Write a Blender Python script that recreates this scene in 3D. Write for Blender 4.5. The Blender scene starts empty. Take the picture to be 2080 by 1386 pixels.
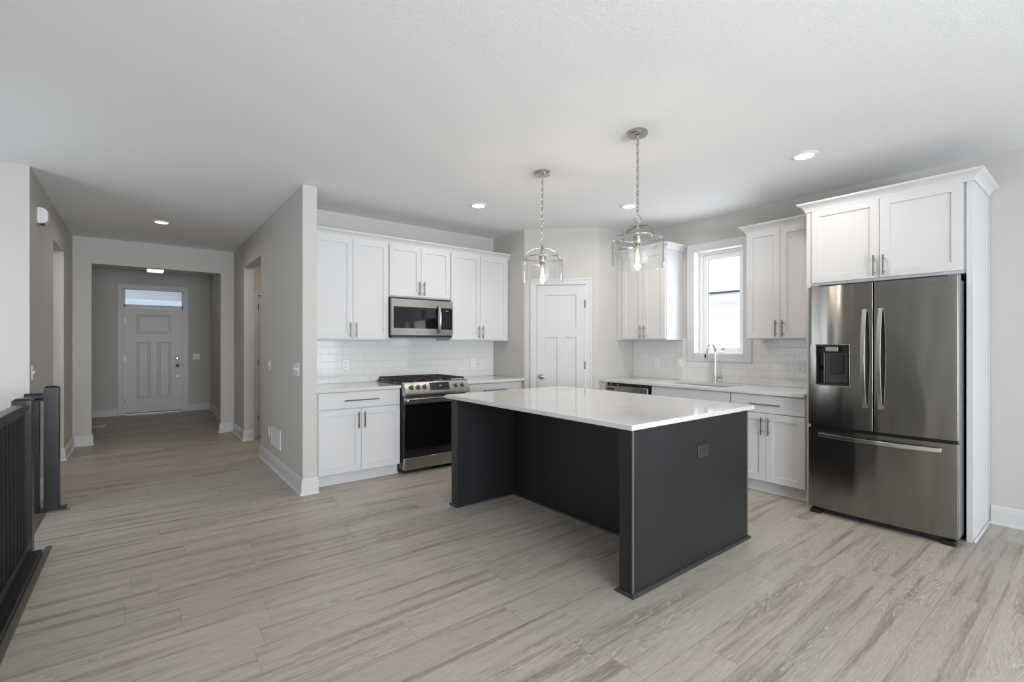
import bpy, bmesh, math, random
from math import sin, cos, pi, radians
from mathutils import Vector, Matrix

S = bpy.context.scene
COL = S.collection
random.seed(7)

# ------------------------------------------------------------------ camera
cam_data = bpy.data.cameras.new('camera')
cam_data.sensor_width = 36.0
cam_data.lens = 964.1 / 2080 * 36.0
cam_data.shift_y = 6.6 / 2080
cam_data.clip_start = 0.05
cam = bpy.data.objects.new('camera', cam_data)
COL.objects.link(cam)
YAW = 0.66453
cam.location = (0, 0, 1.332)
cam.rotation_euler = (pi / 2, 0, -YAW)
S.camera = cam

# ------------------------------------------------------------------ world
W = bpy.data.worlds.new('sky')
S.world = W
W.use_nodes = True
nt = W.node_tree
nt.nodes.clear()
wo = nt.nodes.new('ShaderNodeOutputWorld')
bg = nt.nodes.new('ShaderNodeBackground')
tc = nt.nodes.new('ShaderNodeTexCoord')
dp = nt.nodes.new('ShaderNodeVectorMath'); dp.operation = 'DOT_PRODUCT'
dp.inputs[1].default_value = (0.0, -1.0, 0.0)
mr = nt.nodes.new('ShaderNodeMapRange')
mr.inputs['From Min'].default_value = -0.97
mr.inputs['From Max'].default_value = -0.55
cr = nt.nodes.new('ShaderNodeMix'); cr.data_type = 'RGBA'
cr.inputs[6].default_value = (0.55, 0.72, 0.95, 1)
cr.inputs[7].default_value = (2.0, 2.1, 2.25, 1)
nt.links.new(tc.outputs['Generated'], dp.inputs[0])
nt.links.new(dp.outputs['Value'], mr.inputs['Value'])
nt.links.new(mr.outputs['Result'], cr.inputs[0])
nt.links.new(cr.outputs[2], bg.inputs['Color'])
bg.inputs['Strength'].default_value = 0.9
nt.links.new(bg.outputs[0], wo.inputs['Surface'])


def area(name, loc, rot, sx, sy, power, col, shape='RECTANGLE', spread=pi):
    l = bpy.data.lights.new(name, 'AREA')
    l.shape = shape
    l.size = sx
    if shape in ('RECTANGLE', 'ELLIPSE'):
        l.size_y = sy
    l.energy = power
    l.color = col
    l.spread = spread
    o = bpy.data.objects.new(name, l)
    COL.objects.link(o)
    o.location = loc
    o.rotation_euler = rot
    return o


DAY = (0.885, 0.94, 1.0)
# daylight coming in through the two openings behind the camera
area('daylight_patio_door', (3.35, -3.72, 1.10), (pi / 2, 0, 0), 2.5, 2.05, 62, DAY)
area('daylight_rear_window', (0.45, -3.72, 1.45), (pi / 2, 0, 0), 2.5, 1.45, 90, DAY)
area('fill_left_window', (-1.77, 4.42, 1.35), (0, -pi / 2, 0), 1.5, 1.15, 7, DAY)  # added lamp in an unseen left window, brightens the hall and partition
# added fill lamp at the rear window, tilted up to brighten the ceiling
UPLIGHT = (0.90, 0.95, 1.0)
area('ceiling_fill_rear_window', (0.45, -3.70, 1.2), (pi / 2 + 0.42, 0, 0), 2.4, 1.0, 136, UPLIGHT, spread=radians(130))
area('daylight_kitchen_window', (5.22, 2.70, 1.80), (0, pi / 2, 0), 1.1, 0.5, 13, DAY)

V = S.view_settings
V.view_transform = 'Standard'
V.look = 'None'
V.gamma = 1
V.use_curve_mapping = False
V.exposure = 0.14

# ------------------------------------------------------------------ materials
MATS = {}


def mat(name, col=(0.8, 0.8, 0.8), rough=0.5, metal=0.0, spec=0.5, emit=None, estr=0.0, coat=0.0):
    m = bpy.data.materials.new(name)
    m.use_nodes = True
    n = m.node_tree.nodes
    b = n['Principled BSDF']
    b.inputs['Base Color'].default_value = (*col, 1)
    b.inputs['Roughness'].default_value = rough
    b.inputs['Metallic'].default_value = metal
    b.inputs['Specular IOR Level'].default_value = spec
    b.inputs['Coat Weight'].default_value = coat
    if emit:
        b.inputs['Emission Color'].default_value = (*emit, 1)
        b.inputs['Emission Strength'].default_value = estr
    MATS[name] = m
    return m


class N:
    """small node helper"""
    def __init__(s, m):
        s.t = m.node_tree
        s.b = s.t.nodes['Principled BSDF']

    def add(s, typ, **kw):
        n = s.t.nodes.new(typ)
        for k, v in kw.items():
            setattr(n, k, v)
        return n

    def link(s, a, b):
        s.t.links.new(a, b)

    def math(s, op, a, b=None, c=None, clamp=False):
        n = s.add('ShaderNodeMath', operation=op)
        n.use_clamp = clamp
        for i, v in enumerate((a, b, c)):
            if v is None:
                continue
            if isinstance(v, (int, float)):
                n.inputs[i].default_value = v
            else:
                s.link(v, n.inputs[i])
        return n.outputs[0]

    def pos(s):
        g = s.add('ShaderNodeNewGeometry')
        sp = s.add('ShaderNodeSeparateXYZ')
        s.link(g.outputs['Position'], sp.inputs[0])
        return sp.outputs

    def comb(s, x, y, z):
        c = s.add('ShaderNodeCombineXYZ')
        for i, v in enumerate((x, y, z)):
            if isinstance(v, (int, float)):
                c.inputs[i].default_value = v
            else:
                s.link(v, c.inputs[i])
        return c.outputs[0]

    def noise(s, vec, scale=1.0, detail=3.0, rough=0.5, dist=0.0):
        n = s.add('ShaderNodeTexNoise')
        n.inputs['Scale'].default_value = scale
        n.inputs['Detail'].default_value = detail
        n.inputs['Roughness'].default_value = rough
        n.inputs['Distortion'].default_value = dist
        if vec is not None:
            s.link(vec, n.inputs['Vector'])
        return n.outputs[0]

    def ramp(s, f, a, b, lo=0.0, hi=1.0):
        n = s.add('ShaderNodeMapRange')
        n.inputs['From Min'].default_value = a
        n.inputs['From Max'].default_value = b
        n.inputs['To Min'].default_value = lo
        n.inputs['To Max'].default_value = hi
        s.link(f, n.inputs['Value'])
        return n.outputs[0]

    def mix(s, f, a, b, blend='MIX'):
        n = s.add('ShaderNodeMix', data_type='RGBA', blend_type=blend)
        if isinstance(f, (int, float)):
            n.inputs[0].default_value = f
        else:
            s.link(f, n.inputs[0])
        for i, v in ((6, a), (7, b)):
            if isinstance(v, tuple):
                n.inputs[i].default_value = (*v, 1)
            else:
                s.link(v, n.inputs[i])
        return n.outputs[2]

    def bump(s, h, strength=0.2, dist=0.01):
        n = s.add('ShaderNodeBump')
        n.inputs['Strength'].default_value = strength
        n.inputs['Distance'].default_value = dist
        s.link(h, n.inputs['Height'])
        s.link(n.outputs[0], s.b.inputs['Normal'])

    def color(s, c):
        s.link(c, s.b.inputs['Base Color'])


WALLC = (0.56, 0.545, 0.52)
m = mat('wall_paint', WALLC, 0.6, spec=0.25)
k = N(m); p = k.add('ShaderNodeTexCoord').outputs['Object']
k.bump(k.noise(p, 220, 2), 0.08, 0.002)
m = mat('ceiling_paint', (0.85, 0.852, 0.86), 0.8, spec=0.1)
k = N(m); g = k.add('ShaderNodeNewGeometry').outputs['Position']
nz = k.noise(g, 95, 2.5, 0.6, 0.2)
k.bump(k.ramp(nz, 0.38, 0.62), 0.22, 0.003)
m = mat('trim_white', (0.63, 0.63, 0.64), 0.36, spec=0.4)
m = mat('cabinet_white', (0.64, 0.64, 0.65), 0.45, spec=0.35)
k = N(m); k.bump(k.noise(k.add('ShaderNodeTexCoord').outputs['Object'], 90, 2), 0.02, 0.002)
mat('cabinet_shadow_gap', (0.25, 0.25, 0.25), 0.6)
mat('plastic_white', (0.78, 0.78, 0.78), 0.35)
mat('plastic_slot', (0.03, 0.03, 0.03), 0.5)
mat('plastic_dark', (0.035, 0.034, 0.034), 0.35)
mat('black_plastic', (0.012, 0.012, 0.013), 0.3)
mat('black_enamel', (0.014, 0.014, 0.015), 0.22)
mat('cast_iron', (0.012, 0.012, 0.012), 0.55)
mat('black_glass', (0.004, 0.004, 0.005), 0.03, spec=0.6)
mat('nickel', (0.46, 0.43, 0.39), 0.20, 1.0)
mat('nickel_dark', (0.22, 0.21, 0.20), 0.28, 1.0)
mat('chrome', (0.72, 0.72, 0.73), 0.08, 1.0)
mat('brass', (0.75, 0.55, 0.25), 0.2, 1.0)
mat('grey_metal', (0.22, 0.23, 0.24), 0.4, 0.6)
mat('display_blue', (0.01, 0.01, 0.02), 0.1, emit=(0.45, 0.6, 1.0), estr=1.2)
mat('print_grey', (0.24, 0.24, 0.24), 0.5)
mat('print_dark', (0.13, 0.125, 0.12), 0.4, 0.4)
mat('lamp_lens', (0.9, 0.9, 0.9), 0.5, emit=(1.0, 0.93, 0.84), estr=6.0)
mat('lamp_lens_cream', (0.9, 0.85, 0.7), 0.5, emit=(1.0, 0.85, 0.52), estr=1.6)
mat('bulb_glow', (1, 0.9, 0.7), 0.3, emit=(1.0, 0.80, 0.52), estr=9.0)
mat('snow', (0.85, 0.87, 0.9), 0.8)
mat('roof_dark', (0.05, 0.055, 0.07), 0.8)
mat('porch_grey', (0.30, 0.32, 0.36), 0.8)
mat('porch_white', (0.8, 0.8, 0.82), 0.7)


def steel(name, base, rough, axis='x', wavy=0.0):
    m = mat(name, base, rough, 1.0)
    k = N(m)
    tcn = k.add('ShaderNodeTexCoord').outputs['Object']
    k.b.inputs['Anisotropic'].default_value = 0.85
    k.b.inputs['Anisotropic Rotation'].default_value = 0.25
    tg = k.add('ShaderNodeTangent', direction_type='RADIAL', axis='Z')
    k.link(tg.outputs[0], k.b.inputs['Tangent'])
    if wavy:        # the sheet metal is never quite flat
        sp = k.add('ShaderNodeSeparateXYZ'); k.link(tcn, sp.inputs[0])
        wv = k.noise(k.comb(k.math('MULTIPLY', sp.outputs[0], 5.0), 0, k.math('MULTIPLY', sp.outputs[2], 1.3)), 1.0, 1.0)
        k.bump(wv, 0.6, wavy)
    return m


mat('vinyl_white', (0.82, 0.82, 0.83), 0.35)
steel('steel', (0.42, 0.405, 0.385), 0.26)
steel('steel_fridge', (0.28, 0.268, 0.252), 0.17, wavy=0.016)
steel('steel_bright', (0.58, 0.57, 0.555), 0.2)

# dark stained island wood
m = mat('espresso_wood', (0.03, 0.03, 0.033), 0.46, spec=0.6)
k = N(m)
x, y, z = k.pos()
g1 = k.noise(k.comb(k.math('MULTIPLY', x, 70.0), k.math('MULTIPLY', y, 70.0), k.math('MULTIPLY', z, 1.6)), 1.0, 4, 0.6)
g2 = k.noise(k.comb(k.math('MULTIPLY', x, 9.0), k.math('MULTIPLY', y, 9.0), k.math('MULTIPLY', z, 0.7)), 1.0, 3, 0.5)
gg = k.math('ADD', k.math('MULTIPLY', g1, 0.6), k.math('MULTIPLY', g2, 0.4))
k.color(k.mix(k.ramp(gg, 0.35, 0.65), (0.007, 0.007, 0.0085), (0.015, 0.015, 0.0185)))
mat('espresso_edge', (0.10, 0.098, 0.09), 0.35)
mat('espresso_shoe', (0.028, 0.027, 0.027), 0.38)
# railing paint
mat('baluster_black', (0.006, 0.006, 0.006), 0.5, spec=0.3)
mat('nosing_wood', (0.12, 0.105, 0.09), 0.45)
m = mat('railing_black', (0.013, 0.014, 0.018), 0.30, spec=0.5)

# quartz
m = mat('quartz', (0.78, 0.775, 0.76), 0.07, spec=0.5)
k = N(m)
g = k.add('ShaderNodeNewGeometry').outputs['Position']
v1 = k.noise(g, 1.6, 5, 0.55, 0.9)
d1 = k.math('ABSOLUTE', k.math('SUBTRACT', v1, 0.5))
vein = k.ramp(d1, 0.0, 0.018, 1.0, 0.0)
msk = k.ramp(k.noise(g, 1.1, 2), 0.5, 0.68)
fv = k.math('MULTIPLY', k.math('MULTIPLY', vein, msk), 0.5, clamp=True)
cl = k.mix(k.ramp(k.noise(g, 3.0, 3), 0.35, 0.7), (0.66, 0.657, 0.648), (0.625, 0.62, 0.61))
k.color(k.mix(fv, cl, (0.52, 0.51, 0.48)))

# subway tiles: u along the wall comes from x (back wall) or y (sink wall)
def tile_mat(name, axis, phase):
    m = mat(name, (0.8, 0.8, 0.79), 0.10, spec=0.5)
    k = N(m)
    x, y, z = k.pos()
    u = k.math('ADD', x if axis == 'x' else y, phase)
    vec = k.comb(u, k.math('SUBTRACT', z, 0.914 + 0.0785 * 0), 0)
    b = k.add('ShaderNodeTexBrick')
    b.offset = 0.5
    b.inputs['Scale'].default_value = 1.0
    b.inputs['Mortar Size'].default_value = 0.0016
    b.inputs['Mortar Smooth'].default_value = 0.3
    b.inputs['Brick Width'].default_value = 0.1525
    b.inputs['Row Height'].default_value = 0.0775
    b.inputs['Color1'].default_value = (0.72, 0.72, 0.715, 1)
    b.inputs['Color2'].default_value = (0.70, 0.70, 0.695, 1)
    b.inputs['Mortar'].default_value = (0.54, 0.535, 0.52, 1)
    k.link(vec, b.inputs['Vector'])
    k.color(b.outputs['Color'])
    k.link(k.ramp(b.outputs['Fac'], 0, 1, 0.1, 0.7), k.b.inputs['Roughness'])
    hgt = k.math('SUBTRACT', 1.0, b.outputs['Fac'])
    k.bump(hgt, 0.5, 0.002)
    return m


tile_mat('tile_back', 'x', 0.0325)
tile_mat('tile_sink', 'y', 0.05)

# vinyl plank floor
m = mat('plank_floor', (0.4, 0.38, 0.35), 0.42, spec=0.4)
k = N(m)
x, y, z = k.pos()
PW, PL = 0.195, 1.22
yy = k.math('DIVIDE', k.math('SUBTRACT', y, 0.963 - 20 * PW), PW)
row = k.math('FLOOR', yy)
wn = k.add('ShaderNodeTexWhiteNoise', noise_dimensions='1D')
k.link(row, wn.inputs['W'])
xx = k.math('ADD', k.math('DIVIDE', k.math('ADD', x, 20.0), PL), wn.outputs['Value'])
colm = k.math('FLOOR', xx)
wn2 = k.add('ShaderNodeTexWhiteNoise', noise_dimensions='2D')
k.link(k.comb(row, colm, 0), wn2.inputs['Vector'])
pid = wn2.outputs['Value']
fy = k.math('FRACT', yy)
fx = k.math('FRACT', xx)
ey = k.math('MULTIPLY', k.math('MINIMUM', fy, k.math('SUBTRACT', 1.0, fy)), PW)
ex = k.math('MULTIPLY', k.math('MINIMUM', fx, k.math('SUBTRACT', 1.0, fx)), PL)
edge = k.math('MINIMUM', ex, ey)
gap = k.ramp(edge, 0.0006, 0.0022, 1.0, 0.0)
idz = k.math('MULTIPLY', pid, 53.0)
# streaks
st1 = k.noise(k.comb(k.math('MULTIPLY', x, 0.9), k.math('MULTIPLY', y, 17.0), idz), 1.0, 4.0, 0.6, 0.25)
st2 = k.noise(k.comb(k.math('MULTIPLY', x, 7.0), k.math('MULTIPLY', y, 190.0), idz), 1.0, 3.0, 0.6)
# broad figure (cathedral contours)
fig = k.noise(k.comb(k.math('MULTIPLY', x, 0.95), k.math('MULTIPLY', y, 9.0), idz), 1.0, 2.5, 0.5, 0.12)
con = k.math('FRACT', k.math('MULTIPLY', fig, 21.0))
st3 = k.noise(k.comb(k.math('MULTIPLY', x, 16.0), k.math('MULTIPLY', y, 330.0), idz), 1.0, 2.0, 0.6)
line = k.math('MULTIPLY', k.ramp(k.math('ABSOLUTE', k.math('SUBTRACT', con, 0.5)), 0.0, 0.13, 1.0, 0.0), k.ramp(st2, 0.30, 0.55, 0.35, 1.0))
zone = k.ramp(k.noise(k.comb(k.math('MULTIPLY', x, 0.8), k.math('MULTIPLY', y, 5.0), k.math('ADD', idz, 7.0)), 1.0, 2.0), 0.52, 0.63)
c0 = k.mix(k.ramp(st1, 0.34, 0.50), (0.248, 0.208, 0.168), (0.455, 0.410, 0.352))
c1 = k.mix(k.ramp(st2, 0.30, 0.72), k.mix(0.20, c0, (0.15, 0.125, 0.10)), k.mix(0.14, c0, (0.60, 0.565, 0.52)))
dk = k.math('MULTIPLY', k.math('MULTIPLY', k.ramp(con, 0.0, 1.0), zone), 0.38)
c2 = k.mix(dk, c1, (0.20, 0.172, 0.145))
c3 = k.mix(k.math('MULTIPLY', k.math('MULTIPLY', line, zone), 0.60), c2, (0.66, 0.63, 0.585))
c3 = k.mix(k.math('MULTIPLY', k.ramp(st3, 0.54, 0.66), 0.30), c3, (0.66, 0.63, 0.59))
c3 = k.mix(k.math('MULTIPLY', k.ramp(st3, 0.46, 0.34), 0.22), c3, (0.16, 0.14, 0.12))
pv = k.ramp(pid, 0, 1, 0.93, 1.07)
c4 = k.mix(1.0, c3, k.comb(pv, pv, pv), 'MULTIPLY')
k.color(k.mix(k.math('MULTIPLY', gap, 0.38), c4, (0.12, 0.10, 0.085)))
k.link(k.ramp(st2, 0.3, 0.7, 0.36, 0.50), k.b.inputs['Roughness'])
k.bump(k.math('SUBTRACT', k.math('MULTIPLY', st2, 0.25), k.math('MULTIPLY', gap, 0.8)), 0.25, 0.002)

# house siding outside
m = mat('siding', (0.80, 0.83, 0.88), 0.7)
k = N(m)
x, y, z = k.pos()
f = k.math('FRACT', k.math('DIVIDE', z, 0.18))
k.color(k.mix(k.ramp(f, 0.0, 0.10, 1.0, 0.0), (0.88, 0.90, 0.94), (0.66, 0.69, 0.75)))


def thin_glass(name, tint=(1, 1, 1), refl=1.0, ior=1.45):
    m = bpy.data.materials.new(name)
    m.use_nodes = True
    t = m.node_tree
    t.nodes.clear()
    o = t.nodes.new('ShaderNodeOutputMaterial')
    mx = t.nodes.new('ShaderNodeMixShader')
    tr = t.nodes.new('ShaderNodeBsdfTransparent')
    tr.inputs[0].default_value = (*tint, 1)
    gl = t.nodes.new('ShaderNodeBsdfGlossy')
    gl.inputs['Roughness'].default_value = 0.0
    lw = t.nodes.new('ShaderNodeLayerWeight')          # Schlick-like reflectance, the same from both sides
    lw.inputs['Blend'].default_value = 0.5
    pw = t.nodes.new('ShaderNodeMath'); pw.operation = 'POWER'; pw.inputs[1].default_value = 3.2
    ma = t.nodes.new('ShaderNodeMath'); ma.operation = 'MULTIPLY_ADD'
    ma.inputs[1].default_value = 0.80; ma.inputs[2].default_value = 0.05
    t.links.new(lw.outputs['Facing'], pw.inputs[0])
    t.links.new(pw.outputs[0], ma.inputs[0])
    mu = t.nodes.new('ShaderNodeMath'); mu.operation = 'MULTIPLY'
    mu.inputs[1].default_value = refl
    t.links.new(ma.outputs[0], mu.inputs[0])
    t.links.new(mu.outputs[0], mx.inputs[0])
    t.links.new(tr.outputs[0], mx.inputs[1])
    t.links.new(gl.outputs[0], mx.inputs[2])
    t.links.new(mx.outputs[0], o.inputs[0])
    MATS[name] = m
    return m


thin_glass('shade_glass', (0.998, 1.0, 1.0), 1.0, 1.5)
thin_glass('bulb_glass', (1.0, 0.96, 0.88), 0.8)
thin_glass('pane_glass', (0.98, 0.99, 0.99), 0.6)

# ------------------------------------------------------------------ mesh helpers


class MB:
    def __init__(s):
        s.bm = bmesh.new()

    def box(s, x0, x1, y0, y1, z0, z1):
        if x0 > x1: x0, x1 = x1, x0
        if y0 > y1: y0, y1 = y1, y0
        if z0 > z1: z0, z1 = z1, z0
        v = [s.bm.verts.new(c) for c in ((x0, y0, z0), (x1, y0, z0), (x1, y1, z0), (x0, y1, z0),
                                         (x0, y0, z1), (x1, y0, z1), (x1, y1, z1), (x0, y1, z1))]
        for f in ((3, 2, 1, 0), (4, 5, 6, 7), (0, 1, 5, 4), (1, 2, 6, 5), (2, 3, 7, 6), (3, 0, 4, 7)):
            s.bm.faces.new([v[i] for i in f])
        return s

    def cyl(s, a, b, r0, r1=None, n=20, caps=True):
        a = Vector(a); b = Vector(b)
        if r1 is None: r1 = r0
        d = (b - a).normalized()
        t = Vector((1, 0, 0)) if abs(d.x) < 0.9 else Vector((0, 1, 0))
        u = d.cross(t).normalized(); w = d.cross(u)
        A = []; B = []
        for i in range(n):
            q = 2 * pi * i / n
            e = u * cos(q) + w * sin(q)
            A.append(s.bm.verts.new(a + e * r0)); B.append(s.bm.verts.new(b + e * r1))
        for i in range(n):
            j = (i + 1) % n
            s.bm.faces.new((A[i], A[j], B[j], B[i]))
        if caps:
            s.bm.faces.new(A[::-1]); s.bm.faces.new(B)
        return s

    def tube(s, pts, r, n=10, closed=False, rx=None, up=(0, 0, 1)):
        """round (or elliptic r x rx) tube along pts"""
        pts = [Vector(p) for p in pts]
        rings = []
        L = len(pts)
        pu = None
        for i, p in enumerate(pts):
            if closed:
                d = (pts[(i + 1) % L] - pts[i - 1]).normalized()
            else:
                d = (pts[min(i + 1, L - 1)] - pts[max(i - 1, 0)]).normalized()
            if pu is None:
                t = Vector(up)
                if abs(d.dot(t)) > 0.98: t = Vector((1, 0, 0))
                u = (t - d * t.dot(d)).normalized()
            else:
                u = (pu - d * pu.dot(d)).normalized()
            pu = u
            w = d.cross(u)
            rr = r[i] if isinstance(r, (list, tuple)) else r
            r2 = rr if rx is None else rx
            rings.append([s.bm.verts.new(p + u * cos(2 * pi * j / n) * rr + w * sin(2 * pi * j / n) * r2) for j in range(n)])
        for i in range(L if closed else L - 1):
            a = rings[i]; b = rings[(i + 1) % L]
            for j in range(n):
                q = (j + 1) % n
                s.bm.faces.new((a[j], a[q], b[q], b[j]))
        if not closed:
            s.bm.faces.new(rings[0][::-1]); s.bm.faces.new(rings[-1])
        return s

    def lathe(s, prof, c=(0, 0, 0), n=32, axis='z', cap=True):
        """prof: list of (r, h)"""
        c = Vector(c)
        rings = []
        for r, h in prof:
            ring = []
            for i in range(n):
                q = 2 * pi * i / n
                if axis == 'z': v = Vector((r * cos(q), r * sin(q), h))
                elif axis == 'y': v = Vector((r * cos(q), h, r * sin(q)))
                else: v = Vector((h, r * cos(q), r * sin(q)))
                ring.append(s.bm.verts.new(c + v))
            rings.append(ring)
        for a, b in zip(rings, rings[1:]):
            for j in range(n):
                q = (j + 1) % n
                s.bm.faces.new((a[j], a[q], b[q], b[j]))
        if cap:
            if prof[0][0] > 1e-6: s.bm.faces.new(rings[0][::-1])
            if prof[-1][0] > 1e-6: s.bm.faces.new(rings[-1])
        return s

    def prism(s, poly, lo, hi, plane='xy'):
        """poly extruded: plane xy -> along z, xz -> along y, yz -> along x"""
        def P(a, b, c):
            return {'xy': (a, b, c), 'xz': (a, c, b), 'yz': (c, a, b)}[plane]
        A = [s.bm.verts.new(P(a, b, lo)) for a, b in poly]
        B = [s.bm.verts.new(P(a, b, hi)) for a, b in poly]
        n = len(poly)
        for i in range(n):
            j = (i + 1) % n
            s.bm.faces.new((A[i], A[j], B[j], B[i]))
        s.bm.faces.new(A[::-1]); s.bm.faces.new(B)
        return s

    def shaker(s, x0, x1, z0, z1, y, th=0.020, fw=0.057, rec=0.010):
        """front at y (towards -y), recessed flat panel"""
        def ring(a0, a1, c0, c1, yy):
            return [s.bm.verts.new((a0, yy, c0)), s.bm.verts.new((a1, yy, c0)),
                    s.bm.verts.new((a1, yy, c1)), s.bm.verts.new((a0, yy, c1))]
        e = 0.0015
        r = [ring(x0, x1, z0, z1, y + th), ring(x0, x1, z0, z1, y + e),
             ring(x0 + e, x1 - e, z0 + e, z1 - e, y),
             ring(x0 + fw, x1 - fw, z0 + fw, z1 - fw, y),
             ring(x0 + fw + .002, x1 - fw - .002, z0 + fw + .002, z1 - fw - .002, y + rec)]
        for a, b in zip(r, r[1:]):
            for i in range(4):
                j = (i + 1) % 4
                s.bm.faces.new((a[i], a[j], b[j], b[i]))
        s.bm.faces.new(r[0][::-1]); s.bm.faces.new(r[-1])
        return s

    def holed(s, x0, x1, y0, y1, hole, z0, z1):
        """slab with one inner hole (list of xy)"""
        outer = [(x0, y0), (x1, y0), (x1, y1), (x0, y1)]
        loops = []
        for zz in (z0, z1):
            vo = [s.bm.verts.new((a, b, zz)) for a, b in outer]
            vi = [s.bm.verts.new((a, b, zz)) for a, b in hole]
            eds = []
            for vs in (vo, vi):
                for i in range(len(vs)):
                    eds.append(s.bm.edges.new((vs[i], vs[(i + 1) % len(vs)])))
            bmesh.ops.triangle_fill(s.bm, edges=eds, use_beauty=True)
            loops.append((vo, vi))
        for a, b in ((loops[0][0], loops[1][0]), (loops[0][1], loops[1][1])):
            for i in range(len(a)):
                j = (i + 1) % len(a)
                s.bm.faces.new((a[i], a[j], b[j], b[i]))
        return s


def link(o, parent=None):
    COL.objects.link(o)
    if parent is not None:
        o.parent = parent
    return o


def obj(name, mb, material, parent=None, bevel=0.0, seg=2, smooth=True, angle=35):
    bm = mb.bm
    bmesh.ops.recalc_face_normals(bm, faces=bm.faces)
    me = bpy.data.meshes.new(name)
    bm.to_mesh(me); bm.free()
    me.materials.append(MATS[material] if isinstance(material, str) else material)
    if smooth:
        me.shade_smooth()
        me.set_sharp_from_angle(angle=radians(angle))
    o = bpy.data.objects.new(name, me)
    link(o, parent)
    if bevel > 0:
        b = o.modifiers.new('bevel', 'BEVEL')
        b.width = bevel; b.segments = seg; b.limit_method = 'ANGLE'; b.angle_limit = radians(40)
        b.harden_normals = False
    return o


def thing(name, label, cat, loc=(0, 0, 0), rot=0.0, group=None):
    o = bpy.data.objects.new(name, None)
    o.empty_display_size = 0.1
    link(o)
    o.location = loc; o.rotation_euler = (0, 0, rot)
    o['label'] = label; o['category'] = cat
    if group: o['group'] = group
    return o


def tag(o, label, cat, group=None):
    o['label'] = label; o['category'] = cat
    if group: o['group'] = group
    return o


def struct(name, mb, material, parent=None, **kw):
    o = obj(name, mb, material, parent, **kw)
    if parent is None: o['kind'] = 'structure'
    return o


def at(o, loc, rot=0.0):
    o.location = loc; o.rotation_euler = (0, 0, rot)
    return o


def sweep(mb, prof, path):
    """prof (out, z): out to the LEFT of the path direction; mitred corners"""
    P = [Vector(p) for p in path]
    n = len(P)
    offs = []
    for i in range(n):
        def left(a, b):
            d = (b - a).normalized()
            return Vector((-d.y, d.x))
        if i == 0: m_ = left(P[0], P[1])
        elif i == n - 1: m_ = left(P[-2], P[-1])
        else:
            l0 = left(P[i - 1], P[i]); l1 = left(P[i], P[i + 1])
            m_ = (l0 + l1); m_ = m_ / max(1e-6, m_.dot(l0))
        offs.append(m_)
    rings = []
    for p, m_ in zip(P, offs):
        rings.append([mb.bm.verts.new((p.x + m_.x * o_, p.y + m_.y * o_, z_)) for o_, z_ in prof])
    L = len(prof)
    for a, b in zip(rings, rings[1:]):
        for j in range(L):
            q = (j + 1) % L
            mb.bm.faces.new((a[j], a[q], b[q], b[j]))
    mb.bm.faces.new(rings[0][::-1]); mb.bm.faces.new(rings[-1])
    return mb


def wall_mb(length, z0, z1, th, openings=()):
    """local x along wall, y into the wall (0..th)"""
    mb = MB()
    xs = sorted({0, length, *[a for o_ in openings for a in o_[:2]]})
    for a, b in zip(xs, xs[1:]):
        hit = [o_ for o_ in openings if o_[0] <= a + 1e-6 and o_[1] >= b - 1e-6]
        if not hit:
            mb.box(a, b, 0, th, z0, z1)
        else:
            lo, hi = hit[0][2], hit[0][3]
            if lo > z0: mb.box(a, b, 0, th, z0, lo)
            if hi < z1: mb.box(a, b, 0, th, hi, z1)
    return mb


def wall(name, A, B, th, openings=(), z0=0.0, z1=2.743, material='wall_paint'):
    A = Vector(A); B = Vector(B)
    L = (B - A).length
    o = struct(name, wall_mb(L, z0, z1, th, openings), material, smooth=False)
    o.location = (A.x, A.y, 0)
    o.rotation_euler = (0, 0, math.atan2(B.y - A.y, B.x - A.x))
    return o


H = 2.743
R90 = -pi / 2       # local +y -> world +x  (wall facing -X)

# ------------------------------------------------------------------ room shell
mb = MB()
mb.box(-0.56, 5.3, -3.9, 11.62, -0.25, 0)
mb.box(-0.66, -0.56, 4.29, 5.33, -0.25, 0)         # great room, kitchen, hall and foyer
mb.box(-2.0, -0.56, -3.9, 1.20, -0.25, 0)
mb.box(-2.2, -0.56, 5.33, 11.62, -0.25, 0)
struct('floor', mb, 'plank_floor', smooth=False)
mb = MB(); mb.box(-2.2, 5.3, -3.9, 11.62, H, H + 0.2)
struct('ceiling', mb, 'ceiling_paint', smooth=False)

wall('wall_back', (1.25, 5.16), (3.86, 5.16), 0.12)
wall('wall_pantry_left', (3.725, 5.16), (3.725, 4.51), 0.12)
DA, DB = Vector((3.725, 4.51)), Vector((4.345, 3.85))
DL = (DB - DA).length
DROT = math.atan2(DB.y - DA.y, DB.x - DA.x)
d0, d1 = 0.150, 0.748            # pantry door opening along the diagonal
wall('wall_pantry', DA, DB, 0.11, [(d0, d1, 0, 2.06)])
wall('wall_pantry_right', (4.345, 3.85), (5.0, 3.85), 0.11)
wall('wall_right', (5.0, 3.96), (5.0, -3.75), 0.16, [(3.96 - 2.990, 3.96 - 2.425, 1.228, 2.383)])
wall('wall_rear', (5.16, -3.6), (-1.9, -3.6), 0.15, [(0.56, 3.06, 0.0, 2.10), (3.46, 5.96, 0.70, 2.20)])
wall('wall_left', (-1.65, -3.75), (-1.65, 5.44), 0.15, [(3.82 + 3.75, 5.02 + 3.75, .55, 2.15)], z0=-2.8)
wall('wall_stair_side', (-1.65, 5.32), (-0.69, 5.32), 0.12, z0=-2.8)
wall('wall_hall_left', (-0.69, 5.44), (-0.69, 8.36), 0.12, [(6.615 - 5.44, 7.456 - 5.44, 0, 2.393)])
wall('wall_hall_end', (-0.81, 8.36), (1.25, 8.36), 0.11, [(0.305, 0.957 + 0.81, 0, 2.402)])
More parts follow.
